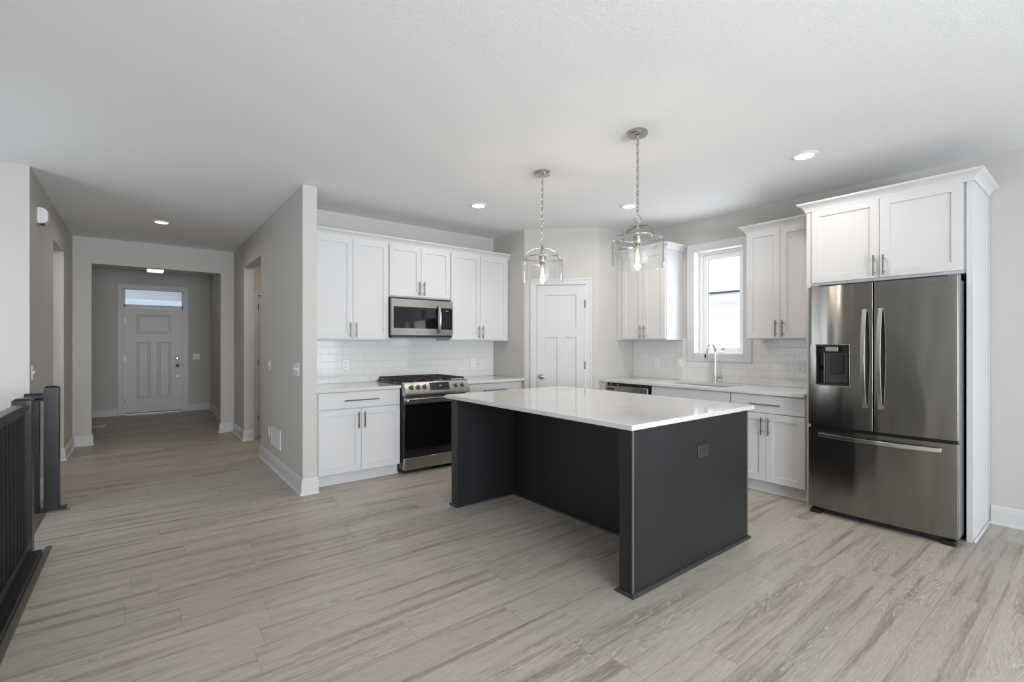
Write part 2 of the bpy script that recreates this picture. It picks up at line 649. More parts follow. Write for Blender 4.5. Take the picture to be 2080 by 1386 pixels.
wall('wall_partition', (1.13, 8.36), (1.13, 4.44), 0.12, [(8.36 - 7.436, 8.36 - 6.283, 0, 2.392)])
wall('wall_foyer_left', (-0.75, 8.47), (-0.75, 11.5), 0.12)
wall('wall_foyer_right', (1.14, 11.5), (1.14, 8.47), 0.11)
wall('wall_foyer_back', (-0.87, 11.5), (1.25, 11.5), 0.14, [(0.629, 1.542, 0, 2.38)])
# small rooms seen through the hall openings
wall('wall_back_hall_end', (1.25, 7.55), (2.75, 7.55), 0.1, [(.068, 0.863, 0, 2.03)])
wall('wall_back_hall_right', (2.75, 7.65), (2.75, 5.28), 0.1)
wall('wall_closet_back', (1.25, 8.36), (2.75, 8.36), 0.1)
wall('wall_den_back', (-2.0, 7.60), (-0.81, 7.60), 0.1)
wall('wall_den_left', (-2.05, 5.44), (-2.05, 7.70), 0.1)

# baseboards (with shoe moulding)
BASE = [(0, 0), (.028, 0), (.027, .009), (.022, .016), (.015, .019), (.015, .104), (.0115, .110),
        (.0115, .124), (.007, .133), (.003, .138), (0, .138)]


def baseboard(name, path):
    return struct(name, sweep(MB(), BASE, path), 'trim_white', angle=25)


baseboard('baseboard_hall_right', [(1.262, 4.43999), (1.13, 4.44), (1.13, 6.283), (1.25, 6.283)])
baseboard('baseboard_foyer_right', [(1.25, 7.436), (1.13, 7.436), (1.13, 8.36), (.957, 8.36), (.957, 8.47),
                                    (1.14, 8.47), (1.14, 11.5), (.763, 11.5)])
baseboard('baseboard_foyer_left', [(-.335, 11.5), (-.75, 11.5), (-.75, 8.47), (-.505, 8.47), (-.505, 8.36),
                                   (-.69, 8.36), (-.69, 7.456), (-.81, 7.456)])
baseboard('baseboard_hall_left', [(-.81, 6.615), (-.69, 6.615), (-.69, 5.345)])
baseboard('baseboard_right', [(5.0, -3.6), (5.0, .585)])
baseboard('baseboard_rear', [(-.40, -3.6), (2.05, -3.6)][::-1])
baseboard('baseboard_back_hall', [(2.75, 7.55), (2.24, 7.55)])

# ------------------------------------------------------------------ rear openings (behind the camera)
t = thing('window_2', 'wide white framed window in the rear wall', 'window', (5.16 - 3.46, -3.6, 0), pi)
t['kind'] = 'structure'
mb = MB()
for a, b in ((0, .06), (1.22, 1.28), (2.44, 2.5)): mb.box(a, b, .03, .10, .70, 2.20)
mb.box(0, 2.5, .03, .10, .70, .76).box(0, 2.5, .03, .10, 2.14, 2.20)
obj('frame', mb, 'trim_white', t, bevel=.003)
mb = MB()
mb.box(-.09, 0, -.018, .03, .61, 2.29).box(2.5, 2.59, -.018, .03, .61, 2.29)
mb.box(-.0, 2.5, -.018, .03, .61, .70).box(0, 2.5, -.018, .03, 2.20, 2.29)
obj('casing', mb, 'trim_white', t, bevel=.002)
mb = MB(); mb.box(.06, 2.44, .06, .065, .76, 2.14)
obj('pane', mb, 'pane_glass', t)
t = thing('door_3', 'white framed sliding patio door in the rear wall', 'door', (5.16 - .56, -3.6, 0), pi)
t['kind'] = 'structure'
mb = MB()
for a, b in ((0, .09), (1.20, 1.30), (2.41, 2.5)): mb.box(a, b, .03, .10, 0, 2.10)
mb.box(0, 2.5, .03, .10, .0, .12).box(0, 2.5, .03, .10, 2.02, 2.10)
obj('frame', mb, 'trim_white', t, bevel=.003)
mb = MB()
mb.box(-.09, 0, -.018, .03, 0, 2.19).box(2.5, 2.59, -.018, .03, 0, 2.19).box(0, 2.5, -.018, .03, 2.10, 2.19)
obj('casing', mb, 'trim_white', t, bevel=.002)
mb = MB(); mb.box(.09, 2.41, .06, .065, .12, 2.02)
obj('pane', mb, 'pane_glass', t)

t = thing('fill_window', 'unseen white framed window added above the stairs to light the hall', 'window', (-1.65, 3.82, 0), pi / 2)  # unseen opening, added and positioned for its light on the partition
t['kind'] = 'structure'
mb = MB()
mb.box(0, .06, .03, .10, .55, 2.15).box(1.14, 1.2, .03, .10, .55, 2.15)
mb.box(0, 1.2, .03, .10, .55, .61).box(0, 1.2, .03, .10, 2.09, 2.15)
obj('frame', mb, 'trim_white', t, bevel=.003)
mb = MB()
mb.box(-.09, 0, -.018, .03, .46, 2.24).box(1.2, 1.29, -.018, .03, .46, 2.24)
mb.box(0, 1.2, -.018, .03, .46, .55).box(0, 1.2, -.018, .03, 2.15, 2.24)
obj('casing', mb, 'trim_white', t, bevel=.002)
mb = MB(); mb.box(.06, 1.14, .06, .065, .61, 2.09)
obj('pane', mb, 'pane_glass', t)

# ------------------------------------------------------------------ kitchen window (window_1)
WL, WR = 0.0, 2.990 - 2.425      # local x, opening
t = thing('window_1', 'white casement window above the sink', 'window', (5.0, 2.990, 0), R90)
t['kind'] = 'structure'
z0, z1 = 1.228, 2.383
mb = MB()
mb.box(-.088, 0, -.018, .0, z0 - .088, z1 + .088)
mb.box(WR, WR + .088, -.018, .0, z0 - .088, z1 + .088)
mb.box(0, WR, -.018, .0, z0 - .088, z0).box(0, WR, -.018, .0, z1, z1 + .088)
obj('casing', mb, 'trim_white', t, bevel=.002)
mb = MB()     # jamb liner
mb.box(0, .006, -.017, .10, z0, z1).box(WR - .006, WR, -.017, .10, z0, z1)
mb.box(0, WR, -.017, .10, z0, z0 + .006).box(0, WR, -.017, .10, z1 - .006, z1)
obj('jamb', mb, 'vinyl_white', t)
mb = MB()
mb.box(.006, .050, .085, .15, z0, z1).box(WR - .050, WR, .085, .15, z0, z1)
mb.box(.05, WR - .05, .085, .15, z0, z0 + .030).box(.05, WR - .05, .085, .15, z1 - .038, z1)
obj('frame', mb, 'vinyl_white', t, bevel=.003)
mb = MB()
mb.box(.050, .096, .10, .14, z0 + .03, z1 - .038).box(WR - .096, WR - .05, .10, .14, z0 + .03, z1 - .038)
mb.box(.096, WR - .096, .10, .14, z0 + .03, z0 + .068).box(.096, WR - .096, .10, .14, z1 - .084, z1 - .038)
sash = obj('sash', mb, 'vinyl_white', t, bevel=.002)
mb = MB()
e0, e1, e2, e3 = .096, WR - .096, z0 + .068, z1 - .084
mb.box(e0, e0 + .006, .116, .128, e2, e3).box(e1 - .006, e1, .116, .128, e2, e3)
mb.box(e0, e1, .116, .128, e3 - .006, e3)
obj('glazing_seal', mb, 'grey_metal', sash)
mb = MB(); mb.box(.096, WR - .096, .12, .125, z0 + .068, z1 - .084)
obj('pane', mb, 'pane_glass', sash)
mb = MB()
mb.box(.20, .31, .070, .098, z0 + .006, z0 + .018)
mb.tube([(.22, .07, z0 + .020), (.26, .062, z0 + .024), (.31, .066, z0 + .020)], .005)
obj('crank_handle', mb, 'plastic_white', t, bevel=.002)
mb = MB(); mb.box(.27, .30, .095, .101, z0 + .045, z0 + .053)
obj('sash_label', mb, 'plastic_slot', sash)
mb = MB()
for zz in (1.42, 2.17): mb.box(WR - .052, WR - .040, .080, .088, zz, zz + .045)
obj('sash_lock', mb, 'grey_metal', t, bevel=.002)

# ------------------------------------------------------------------ interior doors


def knob(mb, c, sgn=-1, r=.030):
    """knob on local -y side"""
    x_, y_, z_ = c
    mb.lathe([(.033, 0), (.033, sgn * .006), (.012, sgn * .010), (.011, sgn * .030), (r * .75, sgn * .036), (r, sgn * .048),
              (r * .95, sgn * .058), (r * .6, sgn * .066), (0.0001, sgn * .068)], c, 28, 'y')
    return mb


def panel_faces(mb, x0, x1, z0, z1, y, panels, rec=.013, w=.008, raised=False):
    """slab from y..y+.04 with recessed panels, built as a grid"""
    xs = sorted({x0, x1, *[a for p_ in panels for a in p_[:2]]})
    zs = sorted({z0, z1, *[a for p_ in panels for a in p_[2:]]})
    def inside(cx, cz):
        return any(p_[0] < cx < p_[1] and p_[2] < cz < p_[3] for p_ in panels)
    V_ = {}
    def vv(a, c):
        key = (round(a, 5), round(c, 5))
        if key not in V_: V_[key] = mb.bm.verts.new((a, y, c))
        return V_[key]
    for a, b in zip(xs, xs[1:]):
        for c, d in zip(zs, zs[1:]):
            if not inside((a + b) / 2, (c + d) / 2):
                mb.bm.faces.new((vv(a, c), vv(b, c), vv(b, d), vv(a, d)))
    for (a, b, c, d) in panels:
        def ring(q, yy):
            return [mb.bm.verts.new(v_) for v_ in ((a + q, yy, c + q), (b - q, yy, c + q), (b - q, yy, d - q), (a + q, yy, d - q))]
        rs = [ring(0, y), ring(w * .3, y + rec)] if not raised else \
             [ring(0, y), ring(.012, y + rec), ring(.034, y + rec * .9), ring(.046, y + rec * .2)]
        for r0_, r1_ in zip(rs, rs[1:]):
            for i in range(4):
                j = (i + 1) % 4
                mb.bm.faces.new((r0_[i], r0_[j], r1_[j], r1_[i]))
        mb.bm.faces.new(rs[-1])
    # sides and back
    mb2 = [mb.bm.verts.new(v_) for v_ in ((x0, y, z0), (x1, y, z0), (x1, y, z1), (x0, y, z1))]
    mb3 = [mb.bm.verts.new(v_) for v_ in ((x0, y + .04, z0), (x1, y + .04, z0), (x1, y + .04, z1), (x0, y + .04, z1))]
    for i in range(4):
        j = (i + 1) % 4
        mb.bm.faces.new((mb2[i], mb2[j], mb3[j], mb3[i]))
    mb.bm.faces.new(mb3)
    bmesh.ops.remove_doubles(mb.bm, verts=mb.bm.verts, dist=1e-5)
    return mb


def casing_mb(a, b, top, w=.085, th=.017, z0=0):
    """profiled casing around an opening a..b, local, on y<0 side"""
    mb = MB()
    for (x0, x1) in ((a - w, a), (b, b + w)):
        mb.box(x0, x1, -th * .7, 0, z0, top)
    mb.box(a - w, b + w, -th * .7, 0, top, top + w)
    # raised outer band
    q = .022
    mb.box(a - w - .001, a - w + q, -th, -th * .69, z0, top + w + .001).box(b + w - q, b + w + .001, -th, -th * .69, z0, top + w + .001)
    mb.box(a - w + q, b + w - q, -th, -th * .69, top + w - q, top + w + .001)
    return mb


def hinge_mb(x_, zs):
    mb = MB()
    for zz in zs:
        mb.cyl((x_, -.006, zz - .045), (x_, -.006, zz + .045), .0065, n=12)
        mb.box(x_ - .012, x_ + .012, -.004, .002, zz - .044, zz + .044)
    return mb


t = thing('door_2', 'white three panel pantry door on the angled wall', 'door', (DA.x, DA.y, 0), DROT)
t['kind'] = 'structure'
obj('casing', casing_mb(d0, d1, 2.06, w=.072), 'trim_white', t, bevel=.0015)
mb = MB(); mb.box(d0, d0 + .003, -.01, .11, 0, 2.06).box(d1 - .003, d1, -.01, .11, 0, 2.06).box(d0, d1, -.01, .11, 2.057, 2.06)
obj('jamb', mb, 'trim_white', t)
a, b = d0 + .006, d1 - .006
mb = panel_faces(MB(), a, b, .012, 2.052, .006,
                 [(a + .108, b - .108, 1.535, 1.935), (a + .108, (a + b) / 2 - .045, .22, 1.42), ((a + b) / 2 + .045, b - .108, .22, 1.42)])
sl = obj('slab', mb, 'trim_white', t, smooth=False)
obj('knob', knob(MB(), (a + .06, .006, .935)), 'nickel', sl, angle=60)
for zz in (.25, 1.08, 1.82): obj('hinge', hinge_mb(b + .002, [zz]), 'nickel_dark', sl)

# front door, door_1, with transom
t = thing('door_1', 'white front door with transom at the end of the foyer', 'door', (-.87, 11.5, 0), 0)
t['kind'] = 'structure'
oa, ob = .629, 1.542
obj('casing', casing_mb(oa, ob, 2.38, w=.088), 'trim_white', t, bevel=.0015)
mb = MB()
mb.box(oa, oa + .018, .0, .14, 0, 2.38).box(ob - .018, ob, .0, .14, 0, 2.38).box(oa, ob, .0, .14, 2.362, 2.38)
mb.box(oa, ob, .0, .14, 2.035, 2.085)
obj('frame', mb, 'trim_white', t, bevel=.002)
mb = MB(); mb.box(oa + .018, ob - .018, -.015, .14, 0, .016)
obj('threshold', mb, 'nickel', t, bevel=.003)
a, b = oa + .020, ob - .018
mb = panel_faces(MB(), a, b, .032, 2.030, .012,
                 [(a + .165, b - .175, 1.53, 1.90), (a + .165, a + .38, .29, 1.375), (b - .39, b - .175, .29, 1.375)],
                 rec=.012, raised=True)
sl = obj('slab', mb, 'trim_white', t, smooth=False)
obj('knob', knob(MB(), (b - .072, .012, .913)), 'nickel', sl, angle=60)
mb = MB().lathe([(.032, 0), (.032, -.010), (.024, -.016), (.020, -.020), (.0001, -.021)], (b - .072, .012, 1.055), 28, 'y')
mb.box(b - .078, b - .066, -.024, -.006, 1.035, 1.075)
obj('deadbolt', mb, 'nickel', sl, bevel=.001)
obj('door_viewer', MB().lathe([(.014, 0), (.012, -.006), (.0001, -.007)], (b - .066, .012, .695), 20, 'y'), 'nickel', sl)
for zz in (.25, 1.05, 1.78): obj('hinge', hinge_mb(a - .002, [zz]), 'nickel_dark', sl)
mb = MB(); mb.box(a, b, .03, .045, .018, .030)
obj('door_sweep', mb, 'plastic_slot', sl)
mb = MB(); mb.box(oa + .018, ob - .018, .06, .065, 2.085, 2.362)
obj('transom_pane', mb, 'pane_glass', t)

# back hall door seen through the right hall opening
t = thing('door_4', 'white door glimpsed through the hall opening on the right', 'door', (1.25, 7.55, 0), 0)
t['kind'] = 'structure'
obj('casing', casing_mb(.068, .863, 2.03, w=.062), 'trim_white', t, bevel=.0015)
mb = panel_faces(MB(), .074, .857, .012, 2.02, .006,
                 [(.18, .75, 1.5, 1.9), (.18, .42, .22, 1.4), (.51, .75, .22, 1.4)])
sl = obj('slab', mb, 'trim_white', t, smooth=False)
for zz in (.28, 1.07, 1.86): obj('hinge', hinge_mb(.070, [zz]), 'nickel_dark', sl)

# ------------------------------------------------------------------ cabinets


def pull(x_, z_, L=.155, vertical=True, y=0.0, off=.030, r=.0058):
    mb = MB()
    if vertical:
        mb.cyl((x_, y - off, z_ - L / 2), (x_, y - off, z_ + L / 2), r, n=14)
        for s_ in (-1, 1):
            mb.cyl((x_, y - off, z_ + s_ * L * .31), (x_, y, z_ + s_ * L * .31), .0045, n=10)
    else:
        mb.cyl((x_ - L / 2, y - off, z_), (x_ + L / 2, y - off, z_), r, n=14)
        for s_ in (-1, 1):
            mb.cyl((x_ + s_ * L * .38, y - off, z_), (x_ + s_ * L * .38, y, z_), .0045, n=10)
    return mb


def slab(x0, x1, z0, z1, y=0.0, th=.02):
    return MB().box(x0, x1, y, y + th, z0, z1)


GAP = .0015


def doors_pair(root, x0, x1, z0, z1, hz, y=0.0):
    """two shaker doors meeting at the middle with pulls near the meeting stiles"""
    c = (x0 + x1) / 2
    for (a, b, hx) in ((x0, c - GAP, c - .030), (c + GAP, x1, c + .030)):
        d = obj('door', MB().shaker(a, b, z0, z1, y), 'cabinet_white', root, smooth=False)
        obj('handle', pull(hx, hz, y=y), 'nickel_dark', d)


def base_cabinet(name, label, loc, rot, w, dx0, dx1, drawer='pull', pull_len=.34, depth=.59, group=None, fake=False):
    t = thing(name, label, 'cabinet', loc, rot, group)
    if fake:        # open-topped carcass so that the sink bowl has its room
        cb = MB().box(.001, .019, .021, depth, .105, .883).box(w - .019, w - .001, .021, depth, .105, .883)
        cb.box(.019, w - .019, .021, depth, .105, .123).box(.019, w - .019, depth - .006, depth, .123, .883)
        cb.box(.019, w - .019, .021, .036, .123, .883)
    else:
        cb = MB().box(0.001, w - .001, .021, depth, .105, .883)
    obj('carcass', cb, 'cabinet_white', t)
    obj('toe_kick', MB().box(0.001, w - .001, .075, depth, 0, .105), 'cabinet_white', t)
    obj('toe_kick_moulding', sweep(MB(), [(0, 0), (.014, 0), (.012, .010), (.006, .016), (0, .018)],
                                   [(w - .001, .075), (0.001, .075)]), 'cabinet_white', t)
    d = obj('drawer_front', slab(dx0, dx1, .722, .874), 'cabinet_white', t, bevel=.0015)
    if not fake:
        obj('handle', pull((dx0 + dx1) / 2, .796, pull_len, False), 'nickel_dark', d)
    doors_pair(t, dx0, dx1, .112, .712, .602)
    return t


BY = 4.53
base_cabinet('base_cabinet', 'white base cabinet left of the range with one drawer over two doors',
             (1.252, BY, 0), 0, .846, .036, .840, group='white base cabinets')
base_cabinet('base_cabinet', 'white base cabinet right of the range, in front of the pantry corner',
             (2.876, BY, 0), 0, .847, .008, .800, group='white base cabinets')
BX = 4.375
base_cabinet('sink_base_cabinet', 'white sink base cabinet with a plain false front below the faucet',
             (BX, 3.132, 0), R90, .880, .006, .876, fake=True, group='white base cabinets')
base_cabinet('base_cabinet', 'white base cabinet beside the refrigerator, behind the island corner',
             (BX, 2.251, 0), R90, .645, .004, .640, pull_len=.255, group='white base cabinets')
tag(obj('filler_panel', MB().box(4.38, 4.98, 3.775, 3.848, 0.0, .883), 'cabinet_white', bevel=.001),
    'narrow white filler strip between the dishwasher and the pantry wall', 'panel')


def upper_cabinet(label, loc, rot, w, dx0, dx1, z0, z1, hz, depth=.325, frieze=2.45):
    t = thing('wall_cabinet', label, 'cabinet', loc, rot, 'white wall cabinets')
    obj('carcass', MB().box(0.001, w - .001, .021, depth + .021, z0 - .012, frieze), 'cabinet_white', t, bevel=.001)
    doors_pair(t, dx0, dx1, z0, z1, hz)
    return t


UY = 4.81
upper_cabinet('white wall cabinet with two doors beside the hall partition', (1.252, UY, 0), 0, .846, .075, .838, 1.388, 2.412, 1.480)
upper_cabinet('short white wall cabinet right above the microwave', (2.099, UY, 0), 0, .757, .004, .752, 1.858, 2.412, 1.950)
upper_cabinet('white wall cabinet with two doors next to the grey pantry corner', (2.857, UY, 0), 0, .866, .008, .832, 1.388, 2.412, 1.480)
CROWN = [(0, 0), (.010, 0), (.010, .010), (.014, .022), (.026, .040), (.042, .052), (.052, .057), (.056, .061), (.056, .072), (0, .072)]


def crown(path, z, parent=None):
    return obj('crown_moulding', sweep(MB(), [(o_, z_ + z) for o_, z_ in CROWN], path), 'cabinet_white', parent, angle=28)


c = crown([(3.722, UY + .018), (1.252, UY + .018)], 2.406)
tag(c, 'long white crown moulding over the three cabinets of the range wall', 'moulding')
UX = 4.65
t = upper_cabinet('white wall cabinet left of the kitchen window, behind a pendant', (UX, 3.848, 0), R90, .712, .103, .704, 1.395, 2.412, 1.475)
crown([(.712, .346), (.712, .018), (0, .018)], 2.406, t)
t = upper_cabinet('white wall cabinet between the window and the refrigerator cabinet', (UX, 2.240, 0), R90, .632, .007, .622, 1.388, 2.412, 1.480)
crown([(.632, .018), (0, .018), (0, .346)], 2.406, t)

# refrigerator surround
FX = 4.385
t = thing('refrigerator_cabinet', 'tall white cabinet surround enclosing the steel refrigerator', 'cabinet', (FX, 1.606, 0), R90)
w = 1.606 - .596
obj('side_panel', MB().box(0, .034, .0, .61, 0, 2.44), 'cabinet_white', t, bevel=.0015)
pnl = obj('side_panel', MB().box(w - .034, w, .0, .61, 0, 2.44), 'cabinet_white', t, bevel=.0015)
obj('shoe_moulding', MB().box(w, w + .014, .0, .60, 0, .018), 'cabinet_white', pnl, bevel=.005)
obj('corner_strip', MB().box(w, w + .006, .585, .61, .018, 2.43), 'cabinet_white', pnl, bevel=.002)
obj('carcass', MB().box(.034, w - .034, .022, .61, 1.815, 2.44), 'cabinet_white', t)
obj('face_frame', MB().box(.034, w - .034, .012, .022, 1.815, 2.44), 'cabinet_white', t)
doors_pair(t, .040, w - .052, 1.835, 2.435, 1.925, y=-.008)
crown([(w, .605), (w, .0), (0, .0), (0, .605)], 2.428, t)

# ------------------------------------------------------------------ backsplash
mb = MB(); mb.box(1.2525, 3.7225, 5.152, 5.1595, .9145, 1.4)
tag(obj('tile_backsplash', mb, 'tile_back'), 'white subway tile backsplash behind the range', 'tile')
mb = MB()
mb.box(4.992, 4.9995, 3.080, 3.848, .9145, 1.4)
mb.box(4.992, 4.9995, 2.335, 3.080, .9145, 1.139)
mb.box(4.992, 4.9995, 1.608, 2.335, .9145, 1.4)
tag(obj('tile_backsplash', mb, 'tile_sink'), 'white subway tile backsplash behind the sink', 'tile')

# ------------------------------------------------------------------ counters
CT0, CT1 = .885, .914
tag(obj('countertop', MB().box(1.252, 2.098, 4.503, 5.158, CT0, CT1), 'quartz', bevel=.002),
    'white quartz countertop left of the range', 'countertop')
tag(obj('countertop', MB().box(2.876, 3.723, 4.503, 5.158, CT0, CT1), 'quartz', bevel=.002),
    'white quartz countertop right of the range', 'countertop')


def rrect(x0, x1, y0, y1, r, n=6):
    pts = []
    for cx_, cy_, a0 in ((x1 - r, y1 - r, 0), (x0 + r, y1 - r, pi / 2), (x0 + r, y0 + r, pi), (x1 - r, y0 + r, 3 * pi / 2)):
        for i in range(n + 1):
            q = a0 + (pi / 2) * i / n
            pts.append((cx_ + r * cos(q), cy_ + r * sin(q)))
    return pts


SX0, SX1, SY0, SY1 = 4.47, 4.865, 2.345, 3.035
mb = MB().holed(4.345, 4.9985, 1.609, 3.848, rrect(SX0, SX1, SY0, SY1, .06), CT0, CT1)
tag(obj('countertop', mb, 'quartz', bevel=.0015), 'long white quartz countertop around the sink', 'countertop')
# sink
mb = MB()
rings = []
for (ins, zz) in ((-.012, CT0 - .001), (.0, CT0 - .001), (.004, CT0 - .02), (.010, .72), (.05, .69)):
    rings.append([mb.bm.verts.new((px_, py_, zz)) for px_, py_ in rrect(SX0 + ins, SX1 - ins, SY0 + ins, SY1 - ins, max(.02, .06 - ins * .5))])
for a_, b_ in zip(rings, rings[1:]):
    for i in range(len(a_)):
        j = (i + 1) % len(a_)
        mb.bm.faces.new((a_[i], a_[j], b_[j], b_[i]))
mb.bm.faces.new(rings[-1])
t = thing('kitchen_sink', 'undermount steel sink set in the counter below the window', 'sink', (0, 0, 0))
obj('basin', mb, 'steel', t)
mb = MB().lathe([(.055, .0), (.052, .004), (.036, .003), (.030, -.004), (.0001, -.004)], ((SX0 + SX1) / 2, (SY0 + SY1) / 2, .6915), 28)
obj('drain', mb, 'chrome', t)

# faucet, spout towards -X
FXX, FYY = 4.925, 2.700
t = thing('kitchen_faucet', 'chrome pull-down gooseneck faucet behind the sink', 'faucet', (FXX, FYY, CT1))
mb = MB().lathe([(.028, 0), (.028, .006), (.024, .012), (.0215, .10), (.017, .20), (.0125, .30), (.0125, .31)], (0, 0, 0), 28)
obj('body', mb, 'chrome', t, angle=60)
pts = [(0, 0, .30)]
RR = .085
for i in range(0, 25):
    q = pi * i / 24 * .94
    pts.append((-RR + RR * cos(q), 0, .335 + RR * sin(q)))
obj('spout', MB().tube(pts, .0115, 16, up=(0, 1, 0)), 'chrome', t, angle=60)
e = Vector(pts[-1]); d = (Vector(pts[-1]) - Vector(pts[-2])).normalized()
mb = MB().cyl(e, e + d * .03, .0125, .014, 20).cyl(e + d * .03, e + d * .095, .015, .021, 20).cyl(e + d * .095, e + d * .10, .021, .019, 20)
hd = obj('spray_head', mb, 'chrome', t, angle=60)
mm = e + d * .065
mb = MB().box(mm.x - .024, mm.x - .014, -.009, .009, mm.z - .02, mm.z + .022)
obj('spray_button', mb, 'black_plastic', hd, bevel=.003)
mb = MB().cyl((0, -.015, .062), (0, -.075, .062), .016, .016, 20).cyl((0, -.075, .062), (0, -.085, .062), .017, .012, 20)
lv = obj('lever_hub', mb, 'chrome', t, angle=50)
obj('lever', MB().tube([(0, -.066, .07), (.004, -.062, .10), (.010, -.055, .135)], [.006, .005, .004], 10), 'chrome', lv)

# ------------------------------------------------------------------ island
t = thing('kitchen_island', 'dark stained kitchen island base with knee space below the overhang', 'island', (0, 0, 0))
IX0, IX1 = 2.035, 3.290
NY0, NY1, FY0, FY1 = 1.572, 1.660, 3.325, 3.412
KX = 2.625
TOP = .884
n_ = obj('end_panel', MB().box(IX0, IX1, NY0, NY1, 0, TOP), 'espresso_wood', t, bevel=.0015)
f_ = obj('end_panel', MB().box(IX0, IX1, FY0, FY1, 0, TOP), 'espresso_wood', t, bevel=.0015)
obj('edge_strip', MB().box(IX0 - .002, IX0 + .012, NY0 - .0025, NY0 + .004, .02, TOP - .001), 'espresso_edge', n_, bevel=.001)
obj('edge_strip', MB().box(IX1 - .010, IX1 + .002, NY0 - .0025, NY0 + .004, .02, TOP - .001), 'espresso_edge', n_, bevel=.001)
obj('back_panel', MB().box(KX, KX + .02, NY1, FY0, 0, TOP), 'espresso_wood', t)
obj('carcass', MB().box(KX + .02, IX1 - .02, NY1, FY0, .10, TOP), 'espresso_wood', t)
obj('toe_kick', MB().box(KX + .02, IX1 - .08, NY1, FY0, 0, .10), 'espresso_wood', t)
for i, (a, b) in enumerate(((NY1 + .004, 2.205), (2.209, 2.765), (2.769, FY0 - .004))):
    d_ = MB().box(IX1 - .02, IX1, a, b, .112, .875)
    dd = obj('door', d_, 'espresso_wood', t, bevel=.002)
    mb = MB().cyl((IX1 + .03, b - .04, .62), (IX1 + .03, b - .04, .775), .0058, n=12)
    mb.cyl((IX1 + .03, b - .04, .65), (IX1, b - .04, .65), .0045, n=8).cyl((IX1 + .03, b - .04, .745), (IX1, b - .04, .745), .0045, n=8)
    obj('handle', mb, 'nickel_dark', dd)
SH = [(0, 0), (.017, 0), (.0165, .007), (.012, .014), (.006, .018), (0, .019)]
# shoe moulding: island outline, room on the left when walking clockwise seen from above
path = [(IX1, FY1), (IX1, NY0)]
mb = MB()
sweep(mb, SH, [(IX0, FY1), (IX0, FY0), (KX, FY0), (KX, NY1), (IX0, NY1), (IX0, NY0), (IX1, NY0), (IX1, NY1 - .001)][::-1])
sweep(mb, SH, [(IX0, FY1 - .001), (IX0 + .0001, FY1), (IX1, FY1)])
obj('shoe_moulding', mb, 'espresso_shoe', t, angle=30)
tag(obj('island_countertop', MB().box(1.990, 3.325, 1.540, 3.440, CT0, CT1), 'quartz', bevel=.003),
    'large white quartz top overhanging the dark island', 'countertop')

# ------------------------------------------------------------------ dishwasher
t = thing('dishwasher', 'stainless dishwasher under the counter near the pantry door', 'dishwasher', (BX, 3.772, 0), R90)
w = .634
obj('tub', MB().box(.012, w - .012, .03, .57, .02, .876), 'black_plastic', t)
dr = obj('door', MB().box(.016, w - .030, -.012, .03, .12, .846), 'steel', t, bevel=.004)
obj('door_edge', MB().box(w - .029, w - .024, -.008, .03, .12, .846), 'steel_bright', dr)
mb = MB().tube([(.05, -.012, .745), (.052, -.045, .752), (.09, -.055, .755), (w - .10, -.055, .755), (w - .062, -.045, .752), (w - .06, -.012, .745)], .011, 12, rx=.008)
obj('handle', mb, 'steel_bright', dr)
obj('vent', MB().box(.035, .135, -.0135, -.012, .800, .822), 'black_plastic', dr)
obj('toe_panel', MB().box(.012, w - .012, .05, .07, 0.0, .115), 'black_plastic', t)
for q in (.06, .16, .47, .56):
    obj('mounting_bracket', MB().box(q, q + .03, .012, .018, .856, .866), 'steel_bright', t)

# ------------------------------------------------------------------ range
RX, RYY, RW = 2.104, 4.468, .764
t = thing('gas_range', 'stainless slide-in gas range with a black glass oven door', 'range', (RX, RYY, 0))
obj('body', MB().box(.001, RW - .001, .045, .68, .045, .905), 'black_enamel', t, bevel=.002)
for (fx, fy) in ((.06, .075), (RW - .06, .075), (.06, .62), (RW - .06, .62)):
    obj('foot', MB().cyl((fx, fy, 0), (fx, fy, .046), .018, .014, 14), 'black_plastic', t)
dr = obj('storage_drawer', MB().box(.006, RW - .006, .0, .045, .042, .165), 'steel', t, bevel=.003)
od = obj('oven_door', MB().box(.006, RW - .006, .004, .045, .170, .790), 'black_enamel', t, bevel=.002)
obj('oven_glass', MB().box(.016, RW - .016, -.002, .004, .178, .716), 'black_glass', od, bevel=.001)
obj('door_trim', MB().box(.006, RW - .006, -.004, .004, .716, .790), 'steel', od, bevel=.0015)
mb = MB()
pts = [(.030, -.052, 0), (RW - .030, -.052, 0)]
mb.box(.022, RW - .022, -.060, -.046, .742, .776)
mb.box(.022, .048, -.048, -.003, .745, .773).box(RW - .048, RW - .022, -.048, -.003, .745, .773)
obj('handle', mb, 'steel_bright', od, bevel=.004)
# control panel (slanted)
cp = obj('control_panel', MB().prism([(-.030, .800), (-.048, .806), (-.052, .832), (-.004, .938), (.012, .944), (.05, .944), (.05, .80)], .0, RW, 'yz'), 'steel', t, bevel=.0015)
# face frame of the slant: origin and direction
O_ = Vector((0, -.052, .832)); D_ = (Vector((0, -.004, .938)) - O_).normalized()
Nn = Vector((0, -D_.z, D_.y)).normalized()
if Nn.y > 0: Nn = -Nn
SL = (Vector((0, -.004, .938)) - Vector((0, -.052, .832))).length


def slant_quad(mb, x0, x1, s0, s1, h0, h1):
    vs = []
    for h_ in (h0, h1):
        for (xx_, ss_) in ((x0, s0), (x1, s0), (x1, s1), (x0, s1)):
            v_ = O_ + D_ * ss_ + Nn * h_
            vs.append(mb.bm.verts.new((xx_, v_.y, v_.z)))
    for f__ in ((3, 2, 1, 0), (4, 5, 6, 7), (0, 1, 5, 4), (1, 2, 6, 5), (2, 3, 7, 6), (3, 0, 4, 7)):
        mb.bm.faces.new([vs[i] for i in f__])
    return mb


